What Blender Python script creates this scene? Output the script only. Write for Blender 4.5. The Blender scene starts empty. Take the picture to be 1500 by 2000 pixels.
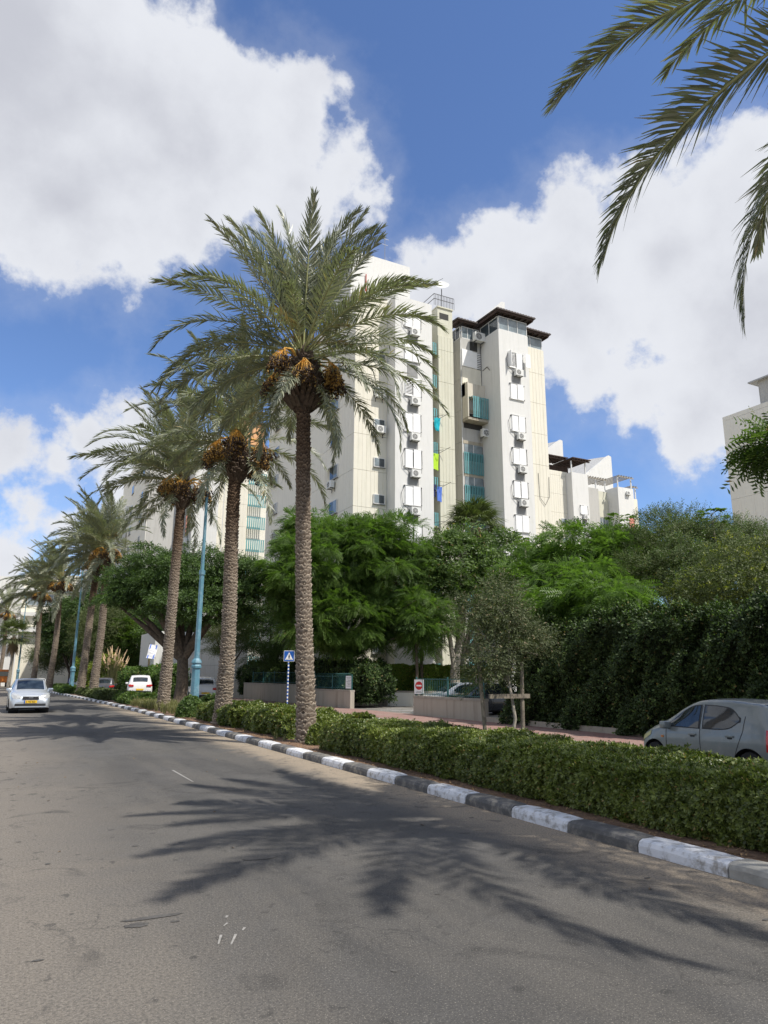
import bpy, bmesh, math, random
import numpy as np
from mathutils import Vector, Matrix, Euler
R = math.radians
random.seed(7)
rng = np.random.default_rng(7)
sc = bpy.context.scene
col = sc.collection

# ------------------------------------------------------------------ camera
YAW, PITCH, ROLL = R(27.4), R(13.05), R(0.3)
cam_data = bpy.data.cameras.new('camera')
cam = bpy.data.objects.new('camera', cam_data)
col.objects.link(cam)
sc.camera = cam
cam.location = (0, 0, 1.65)
cam.rotation_mode = 'XYZ'
cam.matrix_world = (Matrix.Translation((0, 0, 1.65)) @ Matrix.Rotation(-YAW, 4, 'Z')
                    @ Matrix.Rotation(math.pi / 2 + PITCH, 4, 'X') @ Matrix.Rotation(ROLL, 4, 'Z'))
cam_data.sensor_fit = 'VERTICAL'
cam_data.sensor_height = 24.0
cam_data.lens = 24.0 * 1390 / 2000
cam_data.clip_start = 0.1
cam_data.clip_end = 3000
sc.render.resolution_x, sc.render.resolution_y = 768, 1024

# ------------------------------------------------------------------ light
SUN_EL = R(56)
SUN_DIR = Vector((0.50, -0.866, 0)) .normalized() * math.cos(SUN_EL)
SUN_DIR.z = math.sin(SUN_EL)                       # towards the sun
sd = bpy.data.lights.new('sun', 'SUN')
sd.energy = 4.9
sd.angle = R(0.53)
sd.color = (1.0, 0.95, 0.87)
sun = bpy.data.objects.new('sun', sd)
col.objects.link(sun)
sun.rotation_mode = 'QUATERNION'
sun.rotation_quaternion = SUN_DIR.to_track_quat('Z', 'Y')
sc.view_settings.view_transform = 'Standard'
sc.view_settings.look = 'None'
sc.view_settings.exposure = 0.12
sc.view_settings.gamma = 1.0
sc.view_settings.use_curve_mapping = False
sc.cycles.max_bounces = 6
sc.cycles.transparent_max_bounces = 8

SKY_STRENGTH = 0.12
world = bpy.data.worlds.new('World')
sc.world = world
world.use_nodes = True
nt = world.node_tree
nt.nodes.clear()


def nd(nt, typ, **kw):
    n = nt.nodes.new(typ)
    for k, v in kw.items():
        if k.startswith('i_'):
            key = k[2:]
            n.inputs[int(key) if key.isdigit() else key].default_value = v
        else:
            setattr(n, k, v)
    return n


def mth(nt, op, a, b=None, c=None, clamp=False):
    n = nt.nodes.new('ShaderNodeMath')
    n.operation = op
    n.use_clamp = clamp
    for i, v in enumerate((a, b, c)):
        if v is None:
            continue
        if hasattr(v, 'is_output'):
            nt.links.new(v, n.inputs[i])
        else:
            n.inputs[i].default_value = v
    return n.outputs[0]


def maprange(nt, v, a, b, c=0.0, d=1.0, smooth=True):
    n = nt.nodes.new('ShaderNodeMapRange')
    n.interpolation_type = 'SMOOTHSTEP' if smooth else 'LINEAR'
    nt.links.new(v, n.inputs[0])
    for i, x in enumerate((a, b, c, d)):
        n.inputs[i + 1].default_value = x
    return n.outputs[0]


def mixc(nt, f, a, b, typ='MIX'):
    n = nt.nodes.new('ShaderNodeMix')
    n.data_type = 'RGBA'
    n.blend_type = typ
    n.clamp_factor = True
    for v, i in ((f, 0), (a, 6), (b, 7)):
        if hasattr(v, 'is_output'):
            nt.links.new(v, n.inputs[i])
        elif i == 0:
            n.inputs[i].default_value = v
        else:
            n.inputs[i].default_value = (*v, 1)
    return n.outputs[2]


CLOUDS = [(-0.053, 0.7532, 0.6556, 0.1635), (0.0851, 0.7667, 0.6364, 0.1514), (0.0024, 0.8353, 0.5498, 0.1239), (0.2067, 0.7352, 0.6455, 0.112), (0.2535, 0.752, 0.6085, 0.074), (-0.0199, 0.8631, 0.5047, 0.0624), (0.0789, 0.8375, 0.5406, 0.0776), (0.2981, 0.7252, 0.6206, 0.0524), (0.1626, 0.7987, 0.5793, 0.0671), (0.3322, 0.7215, 0.6075, 0.0344), (0.3166, 0.6884, 0.6526, 0.021), (0.2745, 0.6716, 0.6882, 0.008), (0.0848, 0.8828, 0.4621, 0.0099), (0.1174, 0.6682, 0.7346, 0.0134), (0.6038, 0.6269, 0.4924, 0.1279), (0.4863, 0.7123, 0.5061, 0.0731), (0.5273, 0.6524, 0.5443, 0.0607), (0.4364, 0.7346, 0.5196, 0.0366), (0.5709, 0.603, 0.5573, 0.0526), (0.6778, 0.5428, 0.4959, 0.1081), (0.7107, 0.4551, 0.5365, 0.1044), (0.7501, 0.4976, 0.4356, 0.1335), (0.7502, 0.5594, 0.3524, 0.0799), (0.6944, 0.6133, 0.3764, 0.0578), (0.6422, 0.6483, 0.4089, 0.0591), (0.6949, 0.4036, 0.5952, 0.0205), (0.8023, 0.4702, 0.3678, 0.113), (0.7423, 0.5982, 0.3019, 0.0253), (-0.0224, 0.9643, 0.2638, 0.0449), (0.0305, 0.9657, 0.2578, 0.0498), (0.0818, 0.9538, 0.2891, 0.045), (0.1215, 0.9377, 0.3255, 0.036), (0.0059, 0.9775, 0.2108, 0.0366), (0.0489, 0.9795, 0.1955, 0.044), (-0.0154, 0.9901, 0.1396, 0.0358), (0.1177, 0.9618, 0.247, 0.0525), (0.1714, 0.9432, 0.2846, 0.0404), (-0.1339, 0.8481, 0.5127, 0.1016), (-0.1177, 0.7727, 0.6237, 0.1195)]
sky = nd(nt, 'ShaderNodeTexSky', sky_type='NISHITA', sun_disc=False, sun_elevation=SUN_EL,
         sun_rotation=math.atan2(SUN_DIR.x, SUN_DIR.y), altitude=50.0, air_density=1.0, dust_density=0.08, ozone_density=3.0)
tc = nd(nt, 'ShaderNodeTexCoord')
dirv = tc.outputs['Generated']
# metaball distance to the cloud centres
dist = None
for (cx, cy, cz, r) in CLOUDS:
    vm = nd(nt, 'ShaderNodeVectorMath', operation='DISTANCE')
    nt.links.new(dirv, vm.inputs[0])
    vm.inputs[1].default_value = (cx, cy, cz)
    s = mth(nt, 'SUBTRACT', r, vm.outputs['Value'])
    dist = s if dist is None else mth(nt, 'SMOOTH_MAX', dist, s, 0.05)


def noise(nt, vec, scale, detail=8, rough=0.55, dist_=0.0):
    n = nd(nt, 'ShaderNodeTexNoise')
    n.inputs['Scale'].default_value = scale
    n.inputs['Detail'].default_value = detail
    n.inputs['Roughness'].default_value = rough
    n.inputs['Distortion'].default_value = dist_
    if vec is not None:
        nt.links.new(vec, n.inputs['Vector'])
    return n.outputs[0]


n1 = noise(nt, dirv, 8.5, 10, 0.56, 0.1)
n2 = noise(nt, dirv, 4.0, 3, 0.5)
n3 = noise(nt, dirv, 2.2, 5, 0.55)
# unseen clouds elsewhere in the sky, cover raised to brighten shaded walls
sep = nd(nt, 'ShaderNodeSeparateXYZ')
nt.links.new(dirv, sep.inputs[0])
front = nd(nt, 'ShaderNodeVectorMath', operation='DOT_PRODUCT')
nt.links.new(dirv, front.inputs[0])
front.inputs[1].default_value = (0.448, 0.865, 0.225)
else_ = mth(nt, 'MULTIPLY', mth(nt, 'SUBTRACT', n3, 0.47), 0.9)
else_ = mth(nt, 'SUBTRACT', else_, maprange(nt, front.outputs['Value'], 0.55, 0.75, 0.0, 0.6))
dist = mth(nt, 'MAXIMUM', dist, else_)
edge = mth(nt, 'ADD', dist, mth(nt, 'MULTIPLY', mth(nt, 'SUBTRACT', n1, 0.5), 0.17))
edge = mth(nt, 'ADD', edge, mth(nt, 'MULTIPLY', mth(nt, 'SUBTRACT', noise(nt, dirv, 26.0, 7, 0.62), 0.5), 0.06))
cover = maprange(nt, edge, -0.008, 0.024)
wisp = mth(nt, 'MULTIPLY', maprange(nt, edge, -0.05, 0.02), 0.16)
cover = mth(nt, 'MAXIMUM', cover, wisp)
# thick parts of a cloud are greyer than its rim
thick = mth(nt, 'ADD', edge, mth(nt, 'MULTIPLY', mth(nt, 'SUBTRACT', n2, 0.5), 0.24))
billow = noise(nt, dirv, 16.0, 5, 0.6)
thick = mth(nt, 'ADD', thick, mth(nt, 'MULTIPLY', mth(nt, 'SUBTRACT', billow, 0.5), 0.08))
grey = maprange(nt, thick, -0.005, 0.19)
k = 1.0 / SKY_STRENGTH
cloud = mixc(nt, grey, (0.74 * k, 0.76 * k, 0.81 * k), (0.535 * k, 0.55 * k, 0.61 * k))
# a little haze low in the sky
low = maprange(nt, sep.outputs[2], 0.0, 0.55, 1.0, 0.0)
blue = mixc(nt, 1.0, sky.outputs[0], (1.0, 1.10, 1.32), 'MULTIPLY')
skycol = mixc(nt, cover, blue, cloud)
bg = nd(nt, 'ShaderNodeBackground')
bg.inputs['Strength'].default_value = SKY_STRENGTH
nt.links.new(skycol, bg.inputs['Color'])
out = nd(nt, 'ShaderNodeOutputWorld')
nt.links.new(bg.outputs[0], out.inputs['Surface'])


# ------------------------------------------------------------------ materials
def new_mat(name):
    m = bpy.data.materials.new(name)
    m.use_nodes = True
    nt = m.node_tree
    p = nt.nodes['Principled BSDF']
    return m, nt, p


def paint(name, c, rough=0.6, metal=0.0, var=0.08, scale=3.0, bump=0.0, bscale=40.0, coat=0.0, spec=0.5, dirt=None):
    m, nt, p = new_mat(name)
    tc = nd(nt, 'ShaderNodeTexCoord')
    geo = nd(nt, 'ShaderNodeNewGeometry')
    n = noise(nt, geo.outputs['Position'], scale, 5, 0.6)
    f = maprange(nt, n, 0.3, 0.7, 0, 1)
    a = tuple(x * (1 - var) for x in c)
    b = tuple(min(1, x * (1 + var)) for x in c)
    cc = mixc(nt, f, a, b)
    if dirt:
        n2 = noise(nt, geo.outputs['Position'], dirt[1], 7, 0.65)
        cc = mixc(nt, maprange(nt, n2, 0.46, 0.68, 0, dirt[2]), cc, dirt[0])
    nt.links.new(cc, p.inputs['Base Color'])
    p.inputs['Roughness'].default_value = rough
    p.inputs['Metallic'].default_value = metal
    p.inputs['Coat Weight'].default_value = coat
    p.inputs['Specular IOR Level'].default_value = spec
    if bump:
        nb = noise(nt, geo.outputs['Position'], bscale, 4, 0.6)
        bn = nd(nt, 'ShaderNodeBump')
        bn.inputs['Strength'].default_value = bump
        bn.inputs['Distance'].default_value = 0.02
        nt.links.new(nb, bn.inputs['Height'])
        nt.links.new(bn.outputs[0], p.inputs['Normal'])
    return m


def leaf_mat(name, c1, c2, rough=0.5, trans=0.3, spec=0.4, dead=None, deadf=0.0):
    m, nt, p = new_mat(name)
    geo = nd(nt, 'ShaderNodeNewGeometry')
    r = geo.outputs['Random Per Island']
    n = noise(nt, geo.outputs['Position'], 0.9, 3, 0.5)
    f = mth(nt, 'ADD', mth(nt, 'MULTIPLY', r, 0.6), mth(nt, 'MULTIPLY', n, 0.8))
    f = maprange(nt, f, 0.25, 1.15)
    cc = mixc(nt, f, c1, c2)
    if dead:
        cc = mixc(nt, mth(nt, 'GREATER_THAN', r, 1 - deadf), cc, dead)
    nt.links.new(cc, p.inputs['Base Color'])
    p.inputs['Roughness'].default_value = rough
    p.inputs['Specular IOR Level'].default_value = spec
    tr = nd(nt, 'ShaderNodeBsdfTranslucent')
    tcol = mixc(nt, 1.0, cc, (1.5, 1.8, 0.7), 'MULTIPLY')
    nt.links.new(tcol, tr.inputs[0])
    mx = nd(nt, 'ShaderNodeMixShader')
    mx.inputs[0].default_value = trans
    nt.links.new(p.outputs[0], mx.inputs[1])
    nt.links.new(tr.outputs[0], mx.inputs[2])
    nt.links.new(mx.outputs[0], nt.nodes['Material Output'].inputs['Surface'])
    return m


def stucco(name, c, dirtc, amt=0.35, vert=True):
    """painted wall with rain streaks and faint patches"""
    m, nt, p = new_mat(name)
    geo = nd(nt, 'ShaderNodeNewGeometry')
    mp = nd(nt, 'ShaderNodeMapping')
    nt.links.new(geo.outputs['Position'], mp.inputs[0])
    mp.inputs['Scale'].default_value = (1.6, 1.6, 0.12)
    s = noise(nt, mp.outputs[0], 1.5, 6, 0.65)
    n = noise(nt, geo.outputs['Position'], 0.35, 5, 0.6)
    f = mth(nt, 'MULTIPLY', maprange(nt, s, 0.45, 0.75), maprange(nt, n, 0.3, 0.65))
    cc = mixc(nt, mth(nt, 'MULTIPLY', f, amt), c, dirtc)
    n2 = noise(nt, geo.outputs['Position'], 2.5, 4, 0.6)
    cc = mixc(nt, maprange(nt, n2, 0.3, 0.7, 0.0, 0.12), cc, tuple(x * 0.8 for x in c))
    fine_s = noise(nt, mp.outputs[0], 5.0, 4, 0.7)
    cc = mixc(nt, maprange(nt, fine_s, 0.50, 0.72, 0.0, 0.22), cc, dirtc)
    nt.links.new(cc, p.inputs['Base Color'])
    p.inputs['Roughness'].default_value = 0.85
    p.inputs['Specular IOR Level'].default_value = 0.2
    return m


M = {}
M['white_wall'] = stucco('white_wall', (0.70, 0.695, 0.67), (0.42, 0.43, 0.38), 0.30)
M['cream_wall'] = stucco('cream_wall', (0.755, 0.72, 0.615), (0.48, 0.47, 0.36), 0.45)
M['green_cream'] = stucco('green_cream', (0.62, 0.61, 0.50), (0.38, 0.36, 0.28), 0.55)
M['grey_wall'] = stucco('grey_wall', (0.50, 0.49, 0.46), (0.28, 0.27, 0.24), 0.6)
M['old_concrete'] = stucco('old_concrete', (0.42, 0.38, 0.30), (0.18, 0.15, 0.11), 0.9)
M['beige_wall'] = stucco('beige_wall', (0.82, 0.79, 0.70), (0.55, 0.50, 0.42), 0.40)
M['garden_wall'] = stucco('garden_wall', (0.42, 0.38, 0.31), (0.20, 0.17, 0.13), 0.9)
M['coping'] = paint('coping', (0.33, 0.30, 0.25), 0.9, var=0.15, scale=6)
M['teal'] = paint('teal', (0.12, 0.32, 0.34), 0.55, var=0.12, scale=2)
M['fence_green'] = paint('fence_green', (0.03, 0.12, 0.115), 0.5, var=0.15)
M['ac_white'] = paint('ac_white', (0.72, 0.72, 0.69), 0.5, var=0.06)
M['shutter'] = paint('shutter', (0.85, 0.85, 0.84), 0.5, var=0.03)
M['dark'] = paint('dark', (0.02, 0.02, 0.022), 0.7)
M['void'] = paint('void', (0.05, 0.048, 0.045), 0.9)
M['recess'] = paint('recess', (0.27, 0.27, 0.265), 0.9)
M['frame'] = paint('frame', (0.66, 0.66, 0.64), 0.45)
M['glass'] = paint('glass', (0.05, 0.065, 0.075), 0.06, var=0.2, scale=1.2, spec=0.8)
M['glass_pale'] = paint('glass_pale', (0.20, 0.24, 0.26), 0.1, var=0.25, scale=1.5, spec=0.8)
M['roof_brown'] = paint('roof_brown', (0.060, 0.036, 0.028), 0.8, var=0.25, scale=4)
M['roof_tile'] = paint('roof_tile', (0.085, 0.070, 0.065), 0.8, var=0.3, scale=8)
M['corrugated'] = paint('corrugated', (0.42, 0.42, 0.41), 0.5, var=0.1)
M['cable'] = paint('cable', (0.08, 0.08, 0.08), 0.7)
M['metal_dark'] = paint('metal_dark', (0.06, 0.06, 0.065), 0.5)
M['metal_grey'] = paint('metal_grey', (0.35, 0.35, 0.34), 0.4, 0.6)
M['orange_wall'] = paint('orange_wall', (0.66, 0.36, 0.17), 0.8)
M['cloth_cyan'] = paint('cloth_cyan', (0.02, 0.50, 0.60), 0.9)
M['cloth_lime'] = paint('cloth_lime', (0.45, 0.72, 0.04), 0.9)
M['cloth_blue'] = paint('cloth_blue', (0.10, 0.20, 0.62), 0.9)
M['cloth_navy'] = paint('cloth_navy', (0.02, 0.03, 0.12), 0.9)
M['cloth_pink'] = paint('cloth_pink', (0.65, 0.25, 0.20), 0.9)
M['cloth_white'] = paint('cloth_white', (0.75, 0.75, 0.78), 0.9)
M['lamp_blue'] = paint('lamp_blue', (0.10, 0.235, 0.305), 0.4, var=0.1, scale=2, dirt=((0.30, 0.42, 0.48), 3.0, 0.5))
M['lamp_head'] = paint('lamp_head', (0.45, 0.45, 0.43), 0.4)
M['sign_blue'] = paint('sign_blue', (0.01, 0.10, 0.42), 0.35, var=0.03)
M['sign_white'] = paint('sign_white', (0.80, 0.80, 0.78), 0.4, var=0.03)
M['sign_black'] = paint('sign_black', (0.015, 0.015, 0.015), 0.5)
M['sign_red'] = paint('sign_red', (0.55, 0.02, 0.02), 0.4, var=0.03)
M['chalk'] = paint('chalk', (0.27, 0.26, 0.24), 0.9, var=0.2, scale=20)
M['kerb_white'] = paint('kerb_white', (0.66, 0.67, 0.69), 0.7, var=0.06, scale=7, bump=0.3, bscale=60, dirt=((0.27, 0.25, 0.22), 9.0, 0.95))
M['kerb_black'] = paint('kerb_black', (0.105, 0.102, 0.098), 0.8, var=0.2, scale=6, bump=0.4, bscale=60, dirt=((0.30, 0.27, 0.22), 6.0, 0.8))
M['kerb_bare'] = paint('kerb_bare', (0.30, 0.29, 0.26), 0.85, var=0.15, scale=6, bump=0.3, bscale=60)
M['kerb_red'] = paint('kerb_red', (0.45, 0.07, 0.05), 0.8, var=0.15, scale=6)
M['stake'] = paint('stake', (0.20, 0.17, 0.13), 0.9, var=0.25, scale=9, bump=0.4)
M['bark'] = paint('bark', (0.105, 0.080, 0.058), 0.95, var=0.4, scale=7, bump=0.8, bscale=18)
M['bark_pale'] = paint('bark_pale', (0.30, 0.27, 0.22), 0.95, var=0.3, scale=9, bump=0.5, bscale=22)
M['tyre'] = paint('tyre', (0.018, 0.018, 0.018), 0.85)
M['rim'] = paint('rim', (0.42, 0.42, 0.43), 0.3, 0.8)
M['plastic_black'] = paint('plastic_black', (0.025, 0.025, 0.027), 0.6)
M['headlight'] = paint('headlight', (0.42, 0.43, 0.43), 0.25, var=0.15, scale=14, coat=1.0)
M['headlight_yellow'] = paint('headlight_yellow', (0.55, 0.52, 0.25), 0.3, var=0.15, scale=14)
M['tail_red'] = paint('tail_red', (0.55, 0.015, 0.015), 0.2, coat=1.0)
M['indicator'] = paint('indicator', (0.60, 0.20, 0.05), 0.3)
M['plate_yellow'] = paint('plate_yellow', (0.80, 0.50, 0.03), 0.4, var=0.03)
M['car_glass'] = paint('car_glass', (0.022, 0.030, 0.036), 0.04, var=0.5, scale=3.0, spec=0.9)
M['car_silver'] = paint('car_silver', (0.56, 0.60, 0.64), 0.28, 0.55, var=0.04, coat=0.6)
M['car_grey'] = paint('car_grey', (0.215, 0.235, 0.23), 0.35, 0.30, var=0.05, coat=0.5, dirt=((0.34, 0.33, 0.30), 5.0, 0.25))
M['car_white'] = paint('car_white', (0.78, 0.78, 0.77), 0.25, 0.0, var=0.02, coat=0.8)
M['car_dark'] = paint('car_dark', (0.03, 0.035, 0.045), 0.25, 0.3, coat=0.8)
M['car_graphite'] = paint('car_graphite', (0.10, 0.10, 0.11), 0.3, 0.4, coat=0.8)
M['car_red'] = paint('car_red', (0.45, 0.03, 0.02), 0.3, coat=0.8)
M['van_orange'] = paint('van_orange', (0.75, 0.22, 0.03), 0.4)
M['skin'] = paint('skin', (0.35, 0.21, 0.15), 0.6)
M['twig'] = paint('twig', (0.14, 0.10, 0.06), 0.9, var=0.3)
M['rachis'] = paint('rachis', (0.30, 0.31, 0.14), 0.5, var=0.15)
M['date_stalk'] = paint('date_stalk', (0.68, 0.37, 0.07), 0.6, var=0.25, scale=5)
M['dates'] = paint('dates', (0.060, 0.034, 0.018), 0.5, var=0.6, scale=14)
M['dates_pale'] = paint('dates_pale', (0.40, 0.24, 0.06), 0.5, var=0.4, scale=14)
M['fibre'] = paint('fibre', (0.080, 0.056, 0.040), 0.95, var=0.4, scale=10)
M['plume'] = paint('plume', (0.50, 0.36, 0.22), 0.9, var=0.2)

M['frond'] = leaf_mat('frond', (0.140, 0.155, 0.108), (0.310, 0.320, 0.225), 0.40, 0.16, 0.5, (0.34, 0.27, 0.14), 0.03)
M['frond_dry'] = leaf_mat('frond_dry', (0.24, 0.17, 0.10), (0.36, 0.26, 0.17), 0.7, 0.15, 0.2)
M['leaf_bright'] = leaf_mat('leaf_bright', (0.050, 0.098, 0.022), (0.150, 0.235, 0.055), 0.5, 0.35)
M['leaf_mid'] = leaf_mat('leaf_mid', (0.050, 0.090, 0.022), (0.135, 0.200, 0.055), 0.5, 0.30, dead=(0.30, 0.22, 0.08), deadf=0.012)
M['leaf_dark'] = leaf_mat('leaf_dark', (0.026, 0.052, 0.014), (0.080, 0.135, 0.034), 0.55, 0.22, 0.3)
M['leaf_ivy'] = leaf_mat('leaf_ivy', (0.018, 0.033, 0.011), (0.052, 0.085, 0.024), 0.55, 0.15, 0.25, (0.16, 0.13, 0.05), 0.015)
M['leaf_olive'] = leaf_mat('leaf_olive', (0.055, 0.075, 0.028), (0.130, 0.155, 0.062), 0.6, 0.22, 0.25)
M['leaf_grey'] = leaf_mat('leaf_grey', (0.055, 0.070, 0.034), (0.125, 0.145, 0.070), 0.65, 0.20, 0.25, dead=(0.25, 0.20, 0.12), deadf=0.05)
M['leaf_yellow'] = leaf_mat('leaf_yellow', (0.140, 0.170, 0.030), (0.300, 0.300, 0.050), 0.5, 0.35)
M['leaf_hedge'] = leaf_mat('leaf_hedge', (0.046, 0.070, 0.020), (0.205, 0.245, 0.052), 0.42, 0.22, 0.45, (0.30, 0.20, 0.07), 0.02)
M['leaf_box'] = leaf_mat('leaf_box', (0.100, 0.170, 0.022), (0.190, 0.270, 0.040), 0.5, 0.3, dead=(0.50, 0.38, 0.12), deadf=0.05)
M['grass'] = leaf_mat('grass', (0.110, 0.120, 0.045), (0.270, 0.250, 0.120), 0.6, 0.3)
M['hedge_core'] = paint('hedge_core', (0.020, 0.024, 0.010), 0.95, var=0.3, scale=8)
M['litter'] = paint('litter', (0.22, 0.14, 0.07), 0.9, var=0.5, scale=10)


def date_trunk_mat():
    m, nt, p = new_mat('palm_trunk')
    geo = nd(nt, 'ShaderNodeNewGeometry')
    at = nd(nt, 'ShaderNodeAttribute', attribute_name='tip')
    n = noise(nt, geo.outputs['Position'], 9, 6, 0.7)
    f = mth(nt, 'ADD', at.outputs['Fac'], mth(nt, 'MULTIPLY', mth(nt, 'SUBTRACT', n, 0.5), 0.7), clamp=True)
    low = mixc(nt, f, (0.10, 0.075, 0.055), (0.47, 0.40, 0.32))
    # the upper trunk keeps younger, darker leaf bases
    tcc = nd(nt, 'ShaderNodeTexCoord')
    sx = nd(nt, 'ShaderNodeSeparateXYZ')
    nt.links.new(tcc.outputs['Object'], sx.inputs[0])
    hz = mth(nt, 'ADD', sx.outputs[2], mth(nt, 'MULTIPLY', mth(nt, 'SUBTRACT', n, 0.5), 2.5))
    up = mixc(nt, f, (0.045, 0.028, 0.020), (0.215, 0.150, 0.100))
    cc = mixc(nt, maprange(nt, hz, 5.0, 8.5), low, up)
    nt.links.new(cc, p.inputs['Base Color'])
    p.inputs['Roughness'].default_value = 0.95
    p.inputs['Specular IOR Level'].default_value = 0.15
    bn = nd(nt, 'ShaderNodeBump')
    bn.inputs['Strength'].default_value = 0.8
    bn.inputs['Distance'].default_value = 0.02
    nt.links.new(noise(nt, geo.outputs['Position'], 45, 4, 0.7), bn.inputs['Height'])
    nt.links.new(bn.outputs[0], p.inputs['Normal'])
    return m


M['palm_trunk'] = date_trunk_mat()


def asphalt(name, base, light=None):
    m, nt, p = new_mat(name)
    geo = nd(nt, 'ShaderNodeNewGeometry')
    P = geo.outputs['Position']
    sx = nd(nt, 'ShaderNodeSeparateXYZ')
    nt.links.new(P, sx.inputs[0])
    fine = noise(nt, P, 48, 4, 0.85)
    mid = noise(nt, P, 1.7, 7, 0.62, 0.4)
    big = noise(nt, P, 0.33, 5, 0.6, 0.8)
    mp = nd(nt, 'ShaderNodeMapping')
    nt.links.new(P, mp.inputs[0])
    mp.inputs['Scale'].default_value = (1.0, 0.16, 1.0)
    streak = noise(nt, mp.outputs[0], 1.1, 6, 0.6)
    c = mixc(nt, maprange(nt, big, 0.38, 0.62), tuple(x * 0.84 for x in base), tuple(x * 1.26 for x in base))
    c = mixc(nt, maprange(nt, mid, 0.42, 0.66, 0.0, 0.38), c, tuple(x * 0.72 for x in base))
    c = mixc(nt, maprange(nt, streak, 0.42, 0.60, 0.0, 0.55), c, (0.135, 0.125, 0.110))
    if light:
        # sand swept to the kerb and worn, dusty left lane
        dust = (0.42, 0.34, 0.245)
        wob = mth(nt, 'MULTIPLY', mth(nt, 'SUBTRACT', mid, 0.5), 1.1)
        xx = mth(nt, 'ADD', sx.outputs[0], wob)
        k1 = maprange(nt, xx, 4.55, 5.35)
        c = mixc(nt, mth(nt, 'MULTIPLY', k1, 0.85), c, dust)
        xl = mth(nt, 'ADD', sx.outputs[0], mth(nt, 'MULTIPLY', mth(nt, 'SUBTRACT', big, 0.5), 3.0))
        k2 = maprange(nt, xl, -0.2, 2.2, 0.85, 0.0)
        c = mixc(nt, k2, c, (0.245, 0.215, 0.178))
    # darker oily patches and light scuffs
    st = noise(nt, P, 1.15, 4, 0.5, 1.2)
    c = mixc(nt, maprange(nt, st, 0.60, 0.68, 0.0, 0.50), c, tuple(x * 0.5 for x in base))
    dots = noise(nt, P, 5.5, 2, 0.4)
    c = mixc(nt, maprange(nt, dots, 0.66, 0.72, 0.0, 0.60), c, tuple(x * 0.45 for x in base))
    vor = nd(nt, 'ShaderNodeTexVoronoi', feature='DISTANCE_TO_EDGE')
    vor.inputs['Scale'].default_value = 1.7
    wv = nd(nt, 'ShaderNodeVectorMath', operation='ADD')
    nv = nd(nt, 'ShaderNodeTexNoise')
    nv.inputs['Scale'].default_value = 2.2
    nv.inputs['Detail'].default_value = 5
    nt.links.new(P, nv.inputs['Vector'])
    nt.links.new(P, wv.inputs[0])
    sc_ = nd(nt, 'ShaderNodeVectorMath', operation='SCALE')
    nt.links.new(nv.outputs['Color'], sc_.inputs[0])
    sc_.inputs['Scale'].default_value = 0.9
    nt.links.new(sc_.outputs[0], wv.inputs[1])
    nt.links.new(wv.outputs[0], vor.inputs['Vector'])
    crackmask = maprange(nt, noise(nt, P, 0.5, 3, 0.5), 0.48, 0.60)
    cr = mth(nt, 'MULTIPLY', maprange(nt, vor.outputs[0], 0.0, 0.030, 1.0, 0.0), crackmask)
    c = mixc(nt, mth(nt, 'MULTIPLY', cr, 0.48), c, tuple(x * 0.42 for x in base))
    c = mixc(nt, maprange(nt, fine, 0.36, 0.62, 0.35, 1.0), tuple(x * 0.50 for x in base), c)
    f2 = nd(nt, 'ShaderNodeTexWhiteNoise')
    agg = noise(nt, P, 95, 2, 0.7)
    c = mixc(nt, maprange(nt, agg, 0.57, 0.70, 0.0, 0.55), c, (0.38, 0.35, 0.30))
    nt.links.new(c, p.inputs['Base Color'])
    p.inputs['Roughness'].default_value = 0.88
    p.inputs['Specular IOR Level'].default_value = 0.25
    bn = nd(nt, 'ShaderNodeBump')
    bn.inputs['Strength'].default_value = 0.6
    bn.inputs['Distance'].default_value = 0.008
    nt.links.new(fine, bn.inputs['Height'])
    nt.links.new(bn.outputs[0], p.inputs['Normal'])
    return m


M['asphalt'] = asphalt('asphalt', (0.088, 0.085, 0.081), True)
M['asphalt_side'] = asphalt('asphalt_side', (0.215, 0.203, 0.185))


def ground_mat(name, a, b, scale, bump=0.6):
    m, nt, p = new_mat(name)
    geo = nd(nt, 'ShaderNodeNewGeometry')
    P = geo.outputs['Position']
    c = mixc(nt, maprange(nt, noise(nt, P, scale, 7, 0.7), 0.3, 0.7), a, b)
    c = mixc(nt, maprange(nt, noise(nt, P, scale * 9, 3, 0.7), 0.45, 0.75, 0, 0.6), c, tuple(x * 0.5 for x in a))
    nt.links.new(c, p.inputs['Base Color'])
    p.inputs['Roughness'].default_value = 0.95
    bn = nd(nt, 'ShaderNodeBump')
    bn.inputs['Strength'].default_value = bump
    bn.inputs['Distance'].default_value = 0.03
    nt.links.new(noise(nt, P, scale * 6, 5, 0.7), bn.inputs['Height'])
    nt.links.new(bn.outputs[0], p.inputs['Normal'])
    return m


M['soil'] = ground_mat('soil', (0.115, 0.066, 0.040), (0.27, 0.17, 0.11), 5)
M['ground'] = ground_mat('ground', (0.34, 0.28, 0.20), (0.25, 0.23, 0.14), 0.5)


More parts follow.
